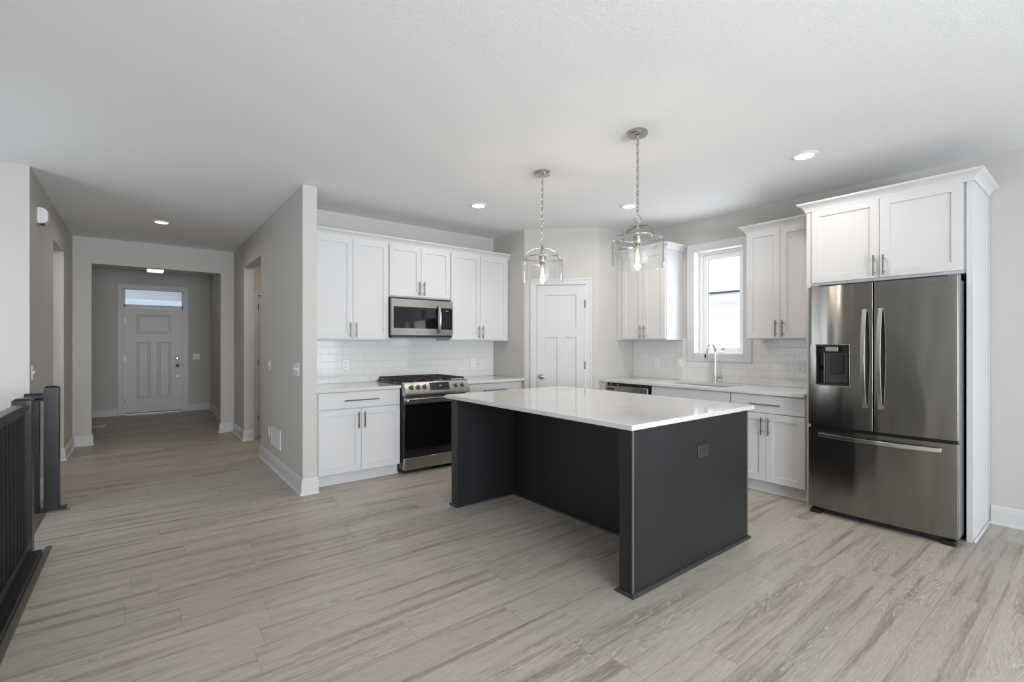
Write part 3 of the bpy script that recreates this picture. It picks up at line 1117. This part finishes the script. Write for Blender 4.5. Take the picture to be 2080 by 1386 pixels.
for kx in (.075, .150, .225, .600, .676):
    c_ = O_ + D_ * (SL * .52)
    c0_ = Vector((kx, c_.y, c_.z))
    mb = MB().cyl(c0_, c0_ + Nn * .006, .027, .026, 28).cyl(c0_ + Nn * .006, c0_ + Nn * .030, .0215, .019, 28)
    kb = obj('knob', mb, 'nickel_dark', cp, angle=40)
    mb = MB()
    slant_quad(mb, kx - .0055, kx + .0055, SL * .52 - .020, SL * .52 + .024, .028, .044)
    obj('knob_grip', mb, 'steel_bright', kb, bevel=.002)
dsp = obj('display', slant_quad(MB(), .285, .515, SL * .16, SL * .90, -.001, .0015), 'black_glass', cp)


def text_mesh(name, body, size, material, parent, M4):
    cu = bpy.data.curves.new(name, 'FONT')
    cu.body = body; cu.size = size; cu.extrude = .0002
    cu.align_x = 'CENTER'; cu.align_y = 'CENTER'
    to = bpy.data.objects.new(name, cu)
    COL.objects.link(to)
    dg = bpy.context.evaluated_depsgraph_get()
    me = bpy.data.meshes.new_from_object(to.evaluated_get(dg))
    COL.objects.unlink(to); bpy.data.objects.remove(to); bpy.data.curves.remove(cu)
    me.transform(M4)
    me.materials.clear(); me.materials.append(MATS[material])
    o = bpy.data.objects.new(name, me)
    return link(o, parent)


def slant_matrix(x_, s_, h_):
    v_ = O_ + D_ * s_ + Nn * h_
    M4 = Matrix.Identity(4)
    X_ = Vector((1, 0, 0)); Y_ = D_; Z_ = Nn
    for i in range(3):
        M4[i][0] = X_[i]; M4[i][1] = Y_[i]; M4[i][2] = Z_[i]
    M4[0][3], M4[1][3], M4[2][3] = x_, v_.y, v_.z
    return M4


text_mesh('clock_digits', '1:19', .022, 'display_blue', dsp, slant_matrix(.405, SL * .56, .002))
mb = MB()
for i in range(3):
    for j in range(4):
        slant_quad(mb, .296 + i * .024, .309 + i * .024, SL * (.24 + j * .16), SL * (.24 + j * .16) + .0025, .0015, .0019)
obj('button_marks', mb, 'print_grey', dsp)
mb = MB()
for i in range(4):
    slant_quad(mb, .385 + i * .030, .397 + i * .030, SL * .24, SL * .24 + .0025, .0015, .0019)
obj('display_marks', mb, 'print_grey', dsp)
ck = obj('cooktop', MB().box(-.006, RW + .006, .045, .672, .9155, .926), 'black_enamel', t, bevel=.003)
obj('rear_trim', MB().box(.0, RW, .655, .680, .915, .942), 'steel', t, bevel=.002)
for (bx_, by_, br) in ((.14, .20, .046), (.14, .50, .036), (.382, .35, .052), (.624, .20, .040), (.624, .50, .046)):
    mb = MB().lathe([(br + .014, 0), (br + .012, .006), (br, .008), (br, .014), (br * .8, .019), (.0001, .020)], (bx_, by_, .926), 24)
    obj('burner', mb, 'cast_iron', ck)
for gi, (ga, gb) in enumerate(((.006, .256), (.260, .504), (.508, .758))):
    mb = MB()
    z_a, z_b = .954, .970
    w_ = .012
    mb.box(ga, ga + w_, .065, .64, z_a, z_b).box(gb - w_, gb, .065, .64, z_a, z_b)
    mb.box(ga, gb, .065, .065 + w_, z_a, z_b).box(ga, gb, .64 - w_, .64, z_a, z_b).box(ga, gb, .346, .358, z_a, z_b)
    for yy_ in (.14, .205, .27, .43, .495, .56):
        mb.box(ga, ga + .085, yy_, yy_ + .009, z_a, z_b).box(gb - .085, gb, yy_, yy_ + .009, z_a, z_b)
    cxm = (ga + gb) / 2
    mb.box(cxm - .005, cxm + .005, .065, .165, z_a, z_b).box(cxm - .005, cxm + .005, .54, .64, z_a, z_b)
    for fx in (ga + .006, gb - .006):
        for fy in (.071, .352, .634):
            mb.box(fx - .006, fx + .006, fy - .006, fy + .006, .9262, z_a)
    obj('grate', mb, 'cast_iron', ck, bevel=.002, seg=1)

# ------------------------------------------------------------------ microwave
MX, MY, MW = 2.101, 4.752, .752
t = thing('microwave_oven', 'stainless over-the-range microwave with a black window', 'microwave', (MX, MY, 0))
obj('body', MB().box(.0, MW, .035, .400, 1.415, 1.838), 'black_enamel', t, bevel=.002)
DX = .592
dr = MB()
wx0, wx1, wz0, wz1 = .022, .560, 1.505, 1.738
dr.box(.0, DX, .0, .034, 1.432, wz0).box(.0, DX, .0, .034, wz1, 1.822)
dr.box(.0, wx0, .0, .034, wz0, wz1).box(wx1, DX, .0, .034, wz0, wz1)
dr = obj('door', dr, 'steel', t)
obj('window', MB().box(wx0, wx1, .002, .03, wz0, wz1), 'black_glass', dr)
pts = []
for i in range(13):
    f0 = i / 12
    pts.append((.566, -.012 - .034 * sin(pi * f0), 1.455 + f0 * .315))
obj('handle', MB().tube(pts, .006, 12, rx=.014, up=(0, 1, 0)), 'steel_bright', dr)
ctl = obj('control_panel', MB().box(DX + .002, MW, .0, .034, 1.432, 1.822), 'steel', t)
kp = obj('keypad', MB().box(DX + .003, MW - .012, -.0015, .0, 1.500, 1.742), 'black_glass', ctl)
for i in range(3):
    mb = MB()
    for j in range(8):
        mb.box(DX + .034 + i * .038, DX + .042 + i * .038, -.0019, -.0015, 1.530 + j * .019, 1.533 + j * .019)
    obj('keypad_marks', mb, 'print_grey', kp)
mb = MB().box(DX + .06, DX + .10, -.0019, -.0015, 1.706, 1.716)
obj('clock_display', mb, 'print_grey', kp)
text_mesh('brand_lettering', 'SAMSUNG', .014, 'print_dark', dr,
          Matrix.Translation((.30, -.0006, 1.466)) @ Matrix.Rotation(pi / 2, 4, 'X'))
obj('vent_grille', MB().box(.005, MW - .005, .012, .40, 1.408, 1.4315), 'black_plastic', t)
obj('light_lens', MB().box(.02, MW - .02, .015, .09, 1.402, 1.408), 'grey_metal', t)

# ------------------------------------------------------------------ refrigerator
GX, GYL = 4.205, 1.527
t = thing('refrigerator', 'stainless french door refrigerator with an ice and water dispenser', 'refrigerator', (GX, GYL, 0), R90)
FW = .886


def bulge(x_):
    u_ = (x_ - FW / 2) / (FW / 2)
    return -.020 * (1 - u_ * u_)


def plan(x0, x1, r0=True, r1=True, yb=.055, n=20, r=.007):
    """front outline of a door piece in plan, rounded vertical edges"""
    pts = [(x0, yb)]
    if r0:
        for i in range(6):
            q = pi / 2 * i / 5
            xx_ = x0 + r - r * cos(q)
            pts.append((xx_, bulge(xx_) + r - r * sin(q)))
    for i in range(n + 1):
        xx_ = x0 + (r if r0 else 0) + (x1 - x0 - (r if r0 else 0) - (r if r1 else 0)) * i / n
        pts.append((xx_, bulge(xx_)))
    if r1:
        for i in range(6):
            q = pi / 2 * (1 - i / 5)
            xx_ = x1 - r + r * cos(q)
            pts.append((xx_, bulge(xx_) + r - r * sin(q)))
    pts.append((x1, yb))
    out = []
    for p_ in pts:
        if not out or (abs(p_[0] - out[-1][0]) + abs(p_[1] - out[-1][1])) > 1e-5: out.append(p_)
    return out


ZT, ZM1, ZM0, ZB = 1.783, .698, .674, .052
C0, C1 = .431, .437
hx0, hx1, hz0, hz1 = .058, .283, 1.015, 1.328
mb = MB()
mb.prism(plan(0, C0), ZM1, hz0).prism(plan(0, C0), hz1, ZT)
mb.prism(plan(0, hx0, True, False, n=6), hz0, hz1)
mb.prism(plan(hx1, C0, False, True, n=12), hz0, hz1)
ld = obj('left_door', mb, 'steel_fridge', t, angle=30)
rd = obj('right_door', MB().prism(plan(C1, FW), ZM1, ZT), 'steel_fridge', t, angle=30)
fd = obj('freezer_drawer', MB().prism(plan(0, FW, n=40), ZB, ZM0), 'steel_fridge', t, angle=30)
obj('body', MB().box(.004, FW - .004, .062, .74, .045, 1.762), 'grey_metal', t, bevel=.003)
obj('base_grille', MB().box(.02, FW - .02, .03, .70, .012, .05), 'black_plastic', t)
for fx in (.05, FW - .05):
    obj('foot', MB().box(fx - .035, fx + .035, .0, .05, 0, .03).cyl((fx, .03, 0), (fx, .03, .03), .02, n=16), 'black_plastic', t, bevel=.003)
for hx in (.03, FW - .03):
    obj('hinge_cover', MB().box(hx - .026, hx + .024, .03, .13, 1.762, 1.80), 'grey_metal', t, bevel=.006)
mb = MB().box(C0 - .001, C1 + .001, .03, .06, ZM1, ZT - .01).box(.008, FW - .008, .03, .06, ZM0 - .001, ZM1 + .001)
obj('gasket', mb, 'black_plastic', t)
obj('door_edge', MB().box(FW - .0005, FW + .001, .012, .030, ZM1 + .005, ZT - .005), 'steel_bright', rd)
obj('drawer_edge', MB().box(FW - .0005, FW + .001, .012, .030, ZB + .005, ZM0 - .005), 'steel_bright', fd)


def bow_handle(parent, a, b, base, out, hw, hh, vertical):
    """flat bar bowing outward between a and b"""
    mb = MB()
    n = 20
    prev = None
    for i in range(n + 1):
        f0 = i / n
        off = out * (1 - (2 * f0 - 1) ** 2) + .012
        y_o = base - off - .010
        y_i = base - off
        c_ = a + (b - a) * f0
        if vertical:
            q = [(hw[0], y_o, c_), (hw[1], y_o, c_), (hw[1], y_i, c_), (hw[0], y_i, c_)]
        else:
            yb_ = bulge(c_)
            q = [(c_, yb_ - off - .010, hw[0]), (c_, yb_ - off - .010, hw[1]), (c_, yb_ - off, hw[1]), (c_, yb_ - off, hw[0])]
        r_ = [mb.bm.verts.new(v_) for v_ in q]
        if prev:
            for j in range(4):
                k_ = (j + 1) % 4
                mb.bm.faces.new((prev[j], prev[k_], r_[k_], r_[j]))
        else:
            mb.bm.faces.new(r_[::-1])
        prev = r_
    mb.bm.faces.new(prev)
    for c_ in (a, b):
        s_ = .022 if c_ == a else -.022
        if vertical:
            mb.box(hw[0] + .002, hw[1] - .002, base - .016, base + .004, min(c_, c_ + s_), max(c_, c_ + s_))
        else:
            yb_ = bulge(c_)
            mb.box(min(c_, c_ + s_), max(c_, c_ + s_), yb_ - .018, yb_ + .004, hw[0] + .002, hw[1] - .002)
    return obj('handle', mb, 'steel_bright', parent, bevel=.0015, angle=30)


bow_handle(ld, .865, 1.590, bulge(.385), .050, (.372, .398), 0, True)
bow_handle(rd, .865, 1.590, bulge(.48), .050, (.466, .492), 0, True)
bow_handle(fd, .078, .806, 0, .035, (.612, .640), 0, False)
# dispenser
yb_ = bulge(.17)
mb = MB()
mb.box(hx0, hx1, .045, .0549, hz0, hz1)                       # back
mb.box(hx0, hx0 + .004, yb_ + .006, .05, hz0, hz1).box(hx1 - .004, hx1, yb_ + .004, .05, hz0, hz1)
mb.box(hx0, hx1, yb_ + .006, .05, hz1 - .012, hz1).box(hx0, hx1, yb_ + .006, .05, hz0, hz0 + .010)
dp_ = obj('dispenser', mb, 'black_plastic', ld)
mb = MB()
f_w = .004
mb.box(hx0 - f_w, hx0, bulge(hx0) - .002, .02, hz0 - f_w, hz1 + f_w).box(hx1, hx1 + f_w, bulge(hx1) - .002, .02, hz0 - f_w, hz1 + f_w)
mb.box(hx0, hx1, bulge(hx1) - .002, .0, hz0 - f_w, hz0).box(hx0, hx1, bulge(hx1) - .002, .0, hz1, hz1 + f_w)
obj('dispenser_frame', mb, 'steel_bright', dp_, bevel=.001)
obj('dispenser_display', MB().box(.118, .205, .004, .03, hz1 - .052, hz1 - .014), 'steel', dp_, bevel=.003)
obj('dispenser_back', MB().box(.108, .262, .036, .046, hz0 + .02, hz1 - .06), 'plastic_dark', dp_, bevel=.004)
obj('dispenser_paddle', MB().box(.150, .232, .024, .036, hz0 + .085, hz1 - .075), 'black_plastic', dp_, bevel=.004)
obj('dispenser_strip', MB().box(.104, .108, .020, .045, hz0 + .012, hz1 - .058), 'steel_bright', dp_)
mb = MB().box(.066, .098, .034, .046, hz0 + .03, hz1 - .07)
obj('dispenser_side', mb, 'black_glass', dp_)
text_mesh('brand_lettering', 'SAMSUNG', .020, 'print_dark', rd,
          Matrix.Translation((FW - .100, bulge(FW - .10) - .0006, 1.742)) @ Matrix.Rotation(-.045 * 1.6, 4, 'Z').inverted() @ Matrix.Rotation(pi / 2, 4, 'X'))

# ------------------------------------------------------------------ pendants


def pendant(loc, label, arm_rot):
    t = thing('pendant_light', label, 'pendant light', (loc[0], loc[1], 0), 0, 'glass pendants over the island')
    mb = MB().lathe([(.066, H - .0005), (.066, H - .020), (.062, H - .026), (.016, H - .027), (.012, H - .030), (.010, H - .042), (.0001, H - .042)], (0, 0, 0), 40)
    obj('canopy', mb, 'nickel', t, angle=30)
    # chain
    mb = MB()
    z_hi, z_lo = H - .036, 2.190
    n = 19
    pitch = (z_hi - z_lo) / n
    for i in range(n):
        zc = z_lo + pitch * (i + .5)
        hh = pitch * .5 + .004
        pts = []
        for j in range(16):
            q = 2 * pi * j / 16
            u_ = .0078 * cos(q)
            v_ = hh * sin(q)
            v_ = max(-hh, min(hh, v_ * 1.12))
            pts.append((u_, 0, zc + v_) if i % 2 == 0 else (0, u_, zc + v_))
        mb.tube(pts, .0021, 6, closed=True, up=(0, 1, 0) if i % 2 == 0 else (1, 0, 0))
    mb.tube([(0.001, 0, z_lo), (.002, .001, (z_lo + z_hi) / 2), (.001, 0, z_hi)], .0013, 6)
    obj('chain', mb, 'nickel', t)
    # loop
    mb = MB()
    ax = Vector((cos(-YAW), sin(-YAW), 0))
    pts = [tuple(ax * .021 * cos(2 * pi * j / 24) + Vector((0, 0, 2.165 + .023 * sin(2 * pi * j / 24)))) for j in range(24)]
    mb.tube(pts, .0024, 8, closed=True, up=(sin(YAW), cos(YAW), 0))
    obj('loop', mb, 'nickel', t)
    mb = MB().cyl((0, 0, 2.145), (0, 0, 2.05), .0055, n=14).lathe([(.012, 2.108), (.012, 2.118), (.007, 2.124)], (0, 0, 0), 20)
    mb.lathe([(.0001, 2.060), (.020, 2.058), (.030, 2.050), (.030, 2.020), (.026, 1.998), (.017, 1.985), (.017, 1.972), (.0001, 1.972)], (0, 0, 0), 28)
    obj('socket', mb, 'nickel', t, angle=30)
    # arms and ring
    mb = MB()
    for kk in range(2):
        q0 = arm_rot + kk * pi / 2
        dd = Vector((cos(q0), sin(q0), 0))
        pts = []
        for j in range(33):
            q1 = pi * j / 32
            pts.append(tuple(dd * (.130 * cos(q1)) + Vector((0, 0, 2.044 + .072 * max(0.0, sin(q1)) ** .8))))
        pts = [tuple(Vector(pts[0]) + Vector((0, 0, -.006)))] + pts + [tuple(Vector(pts[-1]) + Vector((0, 0, -.006)))]
        mb.tube(pts, .0024, 8, rx=.0050)
    obj('arm_hoops', mb, 'nickel', t, angle=60)
    mb = MB()
    pts = [(.142 * cos(2 * pi * j / 64), .142 * sin(2 * pi * j / 64), 2.040) for j in range(64)]
    mb.tube(pts, .0034, 8, closed=True)
    for kk in range(4):
        q0 = arm_rot + kk * pi / 2
        dd = Vector((cos(q0), sin(q0), 0))
        mb.tube([tuple(dd * .128 + Vector((0, 0, 2.042))), tuple(dd * .143 + Vector((0, 0, 2.040)))], .002, 6)
    obj('top_ring', mb, 'nickel', t, angle=60)
    # glass shade: outer and inner skin
    out = [(.138, 2.036), (.152, 2.034), (.163, 2.027), (.168, 2.012), (.169, 1.995), (.169, 1.845)]
    inn = [(.1655, 1.843), (.1655, 1.994), (.1645, 2.010), (.160, 2.024), (.151, 2.0305), (.138, 2.0325)]
    mb = MB().lathe(out + inn + [out[0]], (0, 0, 0), 64, cap=False)
    obj('glass_shade', mb, 'shade_glass', t, angle=60)
    mb = MB().lathe([(.013, 1.972), (.015, 1.955), (.020, 1.925), (.021, 1.885), (.019, 1.850), (.011, 1.834), (.0001, 1.830)], (0, 0, 0), 24)
    bl = obj('bulb', mb, 'bulb_glass', t, angle=60)
    mb = MB()
    for j in range(6):
        q = 2 * pi * j / 6
        mb.tube([(.006 * cos(q), .006 * sin(q), 1.955), (.011 * cos(q), .011 * sin(q), 1.905), (.007 * cos(q), .007 * sin(q), 1.855)], .0014, 6)
    mb.cyl((0, 0, 1.965), (0, 0, 1.90), .003, .0015, 8)
    obj('filament', mb, 'bulb_glow', bl)
    l = bpy.data.lights.new('pendant_bulb_light', 'POINT')
    l.energy = 5.0; l.color = (1.0, .84, .66); l.shadow_soft_size = .02
    lo = bpy.data.objects.new('bulb_light', l); COL.objects.link(lo)
    lo.location = (0, 0, 1.90); lo.parent = t
    return t


pendant((2.592, 2.905), 'glass pendant lamp farther away, hanging before the pantry door', radians(-32))
pendant((2.600, 1.967), 'glass pendant lamp nearer the camera, over the near island end', radians(-8))

# ------------------------------------------------------------------ recessed lights


def can(loc, label, power=5.0):
    t = thing('recessed_light', label, 'ceiling light', (loc[0], loc[1], H), 0, 'recessed ceiling lights')
    mb = MB().lathe([(.064, -.012), (.070, -.008), (.092, -.002), (.094, -.0002), (.064, -.0002), (.064, -.012)], (0, 0, 0), 48, cap=False)
    obj('trim_ring', mb, 'plastic_white', t, angle=30)
    obj('lens', MB().lathe([(.0001, -.0095), (.050, -.0095), (.064, -.007), (.064, -.001), (.0001, -.001)], (0, 0, 0), 48), 'lamp_lens', t)
    l = area('downlight', (0, 0, -.014), (0, 0, 0), .11, .11, power, (1.0, .88, .76), 'DISK', spread=radians(168))
    l.parent = t
    return t


can((.193, 6.79), 'recessed round light in the hallway ceiling', 5)
can((2.701, 3.999), 'recessed round light in the ceiling in front of the range wall')
can((3.914, 3.07), 'recessed round light beside the nearer pendant chain, toward the sink', 7.5)
can((3.895, 1.440), 'recessed round light in the ceiling in front of the refrigerator')

can((-1.42, 6.75), 'recessed round light in the side room off the left hall wall', 5)
can((1.95, 6.85), 'recessed round light in the small room off the right hall wall', 5.5)

# foyer flush-mount
t = thing('flush_mount_light', 'square brass flush-mount lamp on the foyer ceiling', 'ceiling light', (.20, 9.98, H))
mb = MB().box(-.075, .075, -.075, .075, -.02, -.0005).box(-.012, .012, -.012, .012, -.13, -.02)
obj('canopy', mb, 'nickel_dark', t, bevel=.002)
mb = MB()
for a_ in (-.112, .104):
    mb.box(a_, a_ + .008, -.112, .112, -.150, -.142).box(-.112, .112, a_, a_ + .008, -.150, -.142)
    for b_ in (-.112, .104):
        mb.box(a_, a_ + .008, b_, b_ + .008, -.150, -.115)
mb.box(-.112, .112, -.112, .112, -.152, -.148)
obj('frame', mb, 'brass', t, bevel=.001)
obj('diffuser', MB().box(-.110, .110, -.110, .110, -.195, -.152), 'lamp_lens_cream', t, bevel=.003)
l = area('foyer_lamp_glow', (0, 0, -.20), (0, 0, 0), .2, .2, 1.6, (1.0, .82, .6)); l.parent = t

# ------------------------------------------------------------------ plates, vents, chime


def outlet(label, loc, rot, material='plastic_white', slot='plastic_slot', horizontal=False, h=.115, w=.072):
    t = thing('electrical_outlet', label, 'outlet', loc, rot, 'electrical outlets')
    if horizontal: w, h = h, w
    obj('cover_plate', MB().box(-w / 2, w / 2, -.006, 0, -h / 2, h / 2), material, t, bevel=.002)
    for s_ in (-1, 1):
        cx_, cz_ = (s_ * .020, 0) if horizontal else (0, s_ * .020)
        f = obj('receptacle', MB().lathe([(.0165, 0), (.0165, -.0025), (.0001, -.0026)], (cx_, -.006, cz_), 20, 'y'), material, t)
        mb = MB()
        for dx_ in (-.006, .006):
            if horizontal: mb.box(cx_ - .004, cx_ + .004, -.0092, -.0084, cz_ + dx_ - .0012, cz_ + dx_ + .0012)
            else: mb.box(cx_ + dx_ - .0014, cx_ + dx_ + .0014, -.0092, -.0084, cz_ - .002, cz_ + .007)
        mb.cyl((cx_, -.0084, cz_ - .009), (cx_, -.0092, cz_ - .009), .0026, n=8)
        obj('slots', mb, slot, f)
    return t


def switch(label, loc, rot, gangs=1, rocker=False):
    t = thing('light_switch', label, 'light switch', loc, rot, 'light switches')
    w = .072 + (gangs - 1) * .041
    obj('cover_plate', MB().box(-w / 2, w / 2, -.006, 0, -.0575, .0575), 'plastic_white', t, bevel=.002)
    for g_ in range(gangs):
        cx_ = (g_ - (gangs - 1) / 2) * .046
        if rocker:
            obj('rocker', MB().box(cx_ - .016, cx_ + .016, -.010, -.006, -.033, .033), 'plastic_white', t, bevel=.002)
        else:
            mb = MB().prism([(-.006, -.010), (-.006, .010), (-.018, .014), (-.020, .008)], cx_ - .005, cx_ + .005, 'yz')
            obj('toggle', mb, 'plastic_white', t, bevel=.001)
    return t


outlet('white outlet in the tile backsplash left of the range', (1.750, 5.152, 1.110), 0)
outlet('white outlet in the tile backsplash right of the range', (3.391, 5.152, 1.094), 0)
outlet('white outlet in the sink backsplash nearest the pantry wall', (4.992, 3.490, 1.112), R90)
switch('flat white rocker switch in the tiles left of the window trim', (4.992, 3.176, 1.114), R90, rocker=True)
outlet('white outlet in the tiles beside the refrigerator', (4.992, 1.875, 1.112), R90)
outlet('dark outlet on the near end of the island', (2.720, NY0, .678), 0, 'plastic_dark', 'plastic_slot', True, h=.120, w=.078)
outlet('low white outlet beside the wall grille in the hall', (1.13, 5.818, .363), R90)
switch('single toggle switch on the hall partition above the outlet', (1.13, 5.793, 1.104), R90, 1)
switch('wide white switch plate with four toggles near the partition end', (1.13, 4.650, 1.102), R90, 4)
switch('single white toggle switch on the left hall wall above the railing', (-.69, 5.404 + .03, 1.100), pi / 2, 1)
switch('double white switch on the foyer wall right of the front door', (.896, 11.5, 1.084), 0, 2)

t = thing('wall_vent', 'white louvred return air grille low on the hall partition', 'vent', (1.13, 5.480, .343), R90)
mb = MB()
mb.box(-.213, .213, -.008, 0, -.100, -.082).box(-.213, .213, -.008, 0, .082, .100)
mb.box(-.213, -.195, -.008, 0, -.082, .082).box(.195, .213, -.008, 0, -.082, .082)
obj('frame', mb, 'plastic_white', t, bevel=.002)
mb = MB()
for i in range(11):
    zc = -.075 + i * .015
    mb.prism([(-.007, zc - .004), (-.001, zc + .006), (-.001, zc + .008), (-.008, zc - .002)], -.195, .195, 'yz')
obj('louvres', mb, 'plastic_white', t)
obj('backing', MB().box(-.195, .195, -.001, 0, -.082, .082), 'plastic_slot', t)

t = thing('floor_register', 'small pale floor register in the foyer by the left wall', 'vent', (-.555, 10.26, 0))
mb = MB().box(-.10, .10, -.16, .16, 0, .004)
obj('frame', mb, 'plastic_white', t, bevel=.001)
mb = MB()
for i in range(14): mb.box(-.08, .08, -.135 + i * .02, -.128 + i * .02, .004, .0055)
obj('louvres', mb, 'grey_metal', t)

t = thing('door_chime', 'white door chime box high on the left hall wall', 'chime', (-.69, 5.67, 2.435), pi / 2)
# local x -> +Y, local y -> -X : wall at y=0, object on -y side
obj('base', MB().box(0, .10, -.020, 0, -.068, .068), 'plastic_white', t, bevel=.002)
obj('cover', MB().prism([(-.020, -.068), (-.045, -.062), (-.066, -.038), (-.066, .038), (-.045, .062), (-.020, .068)], .001, .099, 'yz'), 'plastic_white', t, bevel=.002)
obj('sensor', MB().box(.01, .05, -.045, -.015, -.080, -.068), 'plastic_dark', t, bevel=.003)

# ------------------------------------------------------------------ stair guard


def newel(mb, x0, x1, y0, y1, z0, z1):
    mb.box(x0, x1, y0, y1, z0, z1 - .012)
    c = .016
    A = [mb.bm.verts.new(v_) for v_ in ((x0, y0, z1 - .012), (x1, y0, z1 - .012), (x1, y1, z1 - .012), (x0, y1, z1 - .012))]
    B = [mb.bm.verts.new(v_) for v_ in ((x0 + c, y0 + c, z1), (x1 - c, y0 + c, z1), (x1 - c, y1 - c, z1), (x0 + c, y1 - c, z1))]
    for i in range(4):
        j = (i + 1) % 4
        mb.bm.faces.new((A[i], A[j], B[j], B[i]))
    mb.bm.faces.new(B)
    return mb


t = thing('stair_railing', 'long black guard railing along the stair opening at left', 'railing', (0, 0, 0))
YN, YS = 4.285, 1.26
RXc = -.578
nw = obj('newel_post', newel(MB(), -.625, -.535, 4.197, 4.287, 0, .992), 'railing_black', t, bevel=.002)
obj('screw_plug', MB().cyl((-.534, 4.24, .915), (-.532, 4.24, .915), .007, n=12), 'plastic_slot', nw)
obj('newel_post', newel(MB(), -.625, -.535, YS - .09, YS, 0, .992), 'railing_black', t, bevel=.002)
prof = [(-.034, .925), (-.034, .950), (-.026, .962), (0, .966), (.026, .962), (.034, .950), (.034, .925), (.022, .912), (.022, .902), (-.022, .902), (-.022, .912)]
obj('handrail', MB().prism([(RXc + a_, b_) for a_, b_ in prof], YS, 4.197, 'xz'), 'railing_black', t, angle=30)
obj('shoe_rail', MB().prism([(RXc + a_, b_) for a_, b_ in ((-.034, .036), (-.034, .052), (-.02, .064), (.02, .064), (.034, .052), (.034, .036))], YS, 4.197, 'xz'), 'railing_black', t)
nb = 29
for i in range(nb):
    yc = 4.197 - (4.197 - YS) * (i + 1) / (nb + 1)
    obj('baluster', MB().box(RXc - .016, RXc + .016, yc - .016, yc + .016, .060, .905), 'baluster_black', t)
obj('curb', MB().box(-.640, -.486, YS - .10, 4.197, 0, .036), 'railing_black', t, bevel=.004)
mb = MB().box(-.486, -.456, YS - .10, 4.33, 0, .008)
struct('trim_1', mb, 'nosing_wood', bevel=.002)
struct('trim_3', MB().box(-.69, -.585, 4.29, 5.19, -.02, .008), 'nosing_wood', bevel=.004)
# far short guard beside the hall wall
t = thing('stair_railing', 'short black guard with a newel post at the left hall wall corner', 'railing', (0, 0, 0))
nw = obj('newel_post', newel(MB(), -.602, -.512, 5.235, 5.319, 0, .998), 'railing_black', t, bevel=.002)
obj('screw_plug', MB().cyl((-.511, 5.28, .925), (-.509, 5.28, .925), .007, n=12), 'plastic_slot', nw)
obj('half_newel', MB().box(-.690, -.628, 5.250, 5.319, 0, .885), 'railing_black', t, bevel=.002)
obj('handrail', MB().prism([(5.28 + a_, b_ - .022) for a_, b_ in prof], -.712, -.600, 'yz'), 'railing_black', t, angle=30)
obj('curb', MB().box(-.700, -.470, 5.226, 5.319, 0, .020), 'railing_black', t, bevel=.003)
struct('trim_2', MB().box(-.584, -.444, 5.196, 5.225, 0, .008), 'nosing_wood', bevel=.002)
# stairs going down
mb = MB()
mb.box(-1.65, -.66, 4.20, 5.32, -.40, -.19)
for i in range(12):
    mb.box(-1.65, -.62, 4.20 - (i + 1) * .25, 4.20 - i * .25, -.19 - (i + 2) * .19, -.19 - (i + 1) * .19)
struct('stairs', mb, 'plank_floor')
wall('wall_stair_under', (-.62, 4.20), (-.62, 1.20), -.0 + .05, z0=-2.8, z1=-.0)
wall('wall_stair_end', (-.56, 1.20), (-1.65, 1.20), .05, z0=-2.8, z1=-.0)
wall('wall_stair_landing', (-.56, 5.32), (-.56, 4.20), .05, z0=-2.8, z1=-.25)

# ------------------------------------------------------------------ outside
t = thing('neighbour_house', 'white sided neighbouring building seen through the kitchen window', 'house', (12.0, 4.0, -1.5))
obj('wall', MB().box(0, 5, -9, 13, 0, 4.05), 'siding', t)
obj('fascia', MB().box(-.30, .0, -9.3, 13.3, 3.93, 4.135), 'snow', t)
obj('gutter', MB().box(-.38, -.28, -9.3, 13.3, 4.135, 4.175), 'roof_dark', t)
obj('roof', MB().prism([(-.34, 4.176), (2.5, 5.5), (5.5, 4.176)], -9.3, 13.3, 'xz'), 'snow', t)
mb = MB().box(-30, 40, -40, -3.9, -1.7, -1.5).box(5.4, 40, -3.9, 45, -1.7, -1.5).box(-30, 5.4, 14.8, 45, -1.7, -1.5)
struct('ground', mb, 'snow')
t = thing('front_porch', 'grey porch ceiling with a white beam outside the transom', 'porch', (0, 0, 0))
obj('porch_ceiling', MB().box(-1.5, 2.5, 11.66, 14.2, 2.56, 2.62), 'porch_grey', t)
obj('beam', MB().box(-1.5, 2.5, 13.2, 13.36, 2.305, 2.56), 'porch_white', t)
obj('porch_floor', MB().box(-1.5, 2.5, 11.66, 14.2, -.15, -.02), 'porch_grey', t)
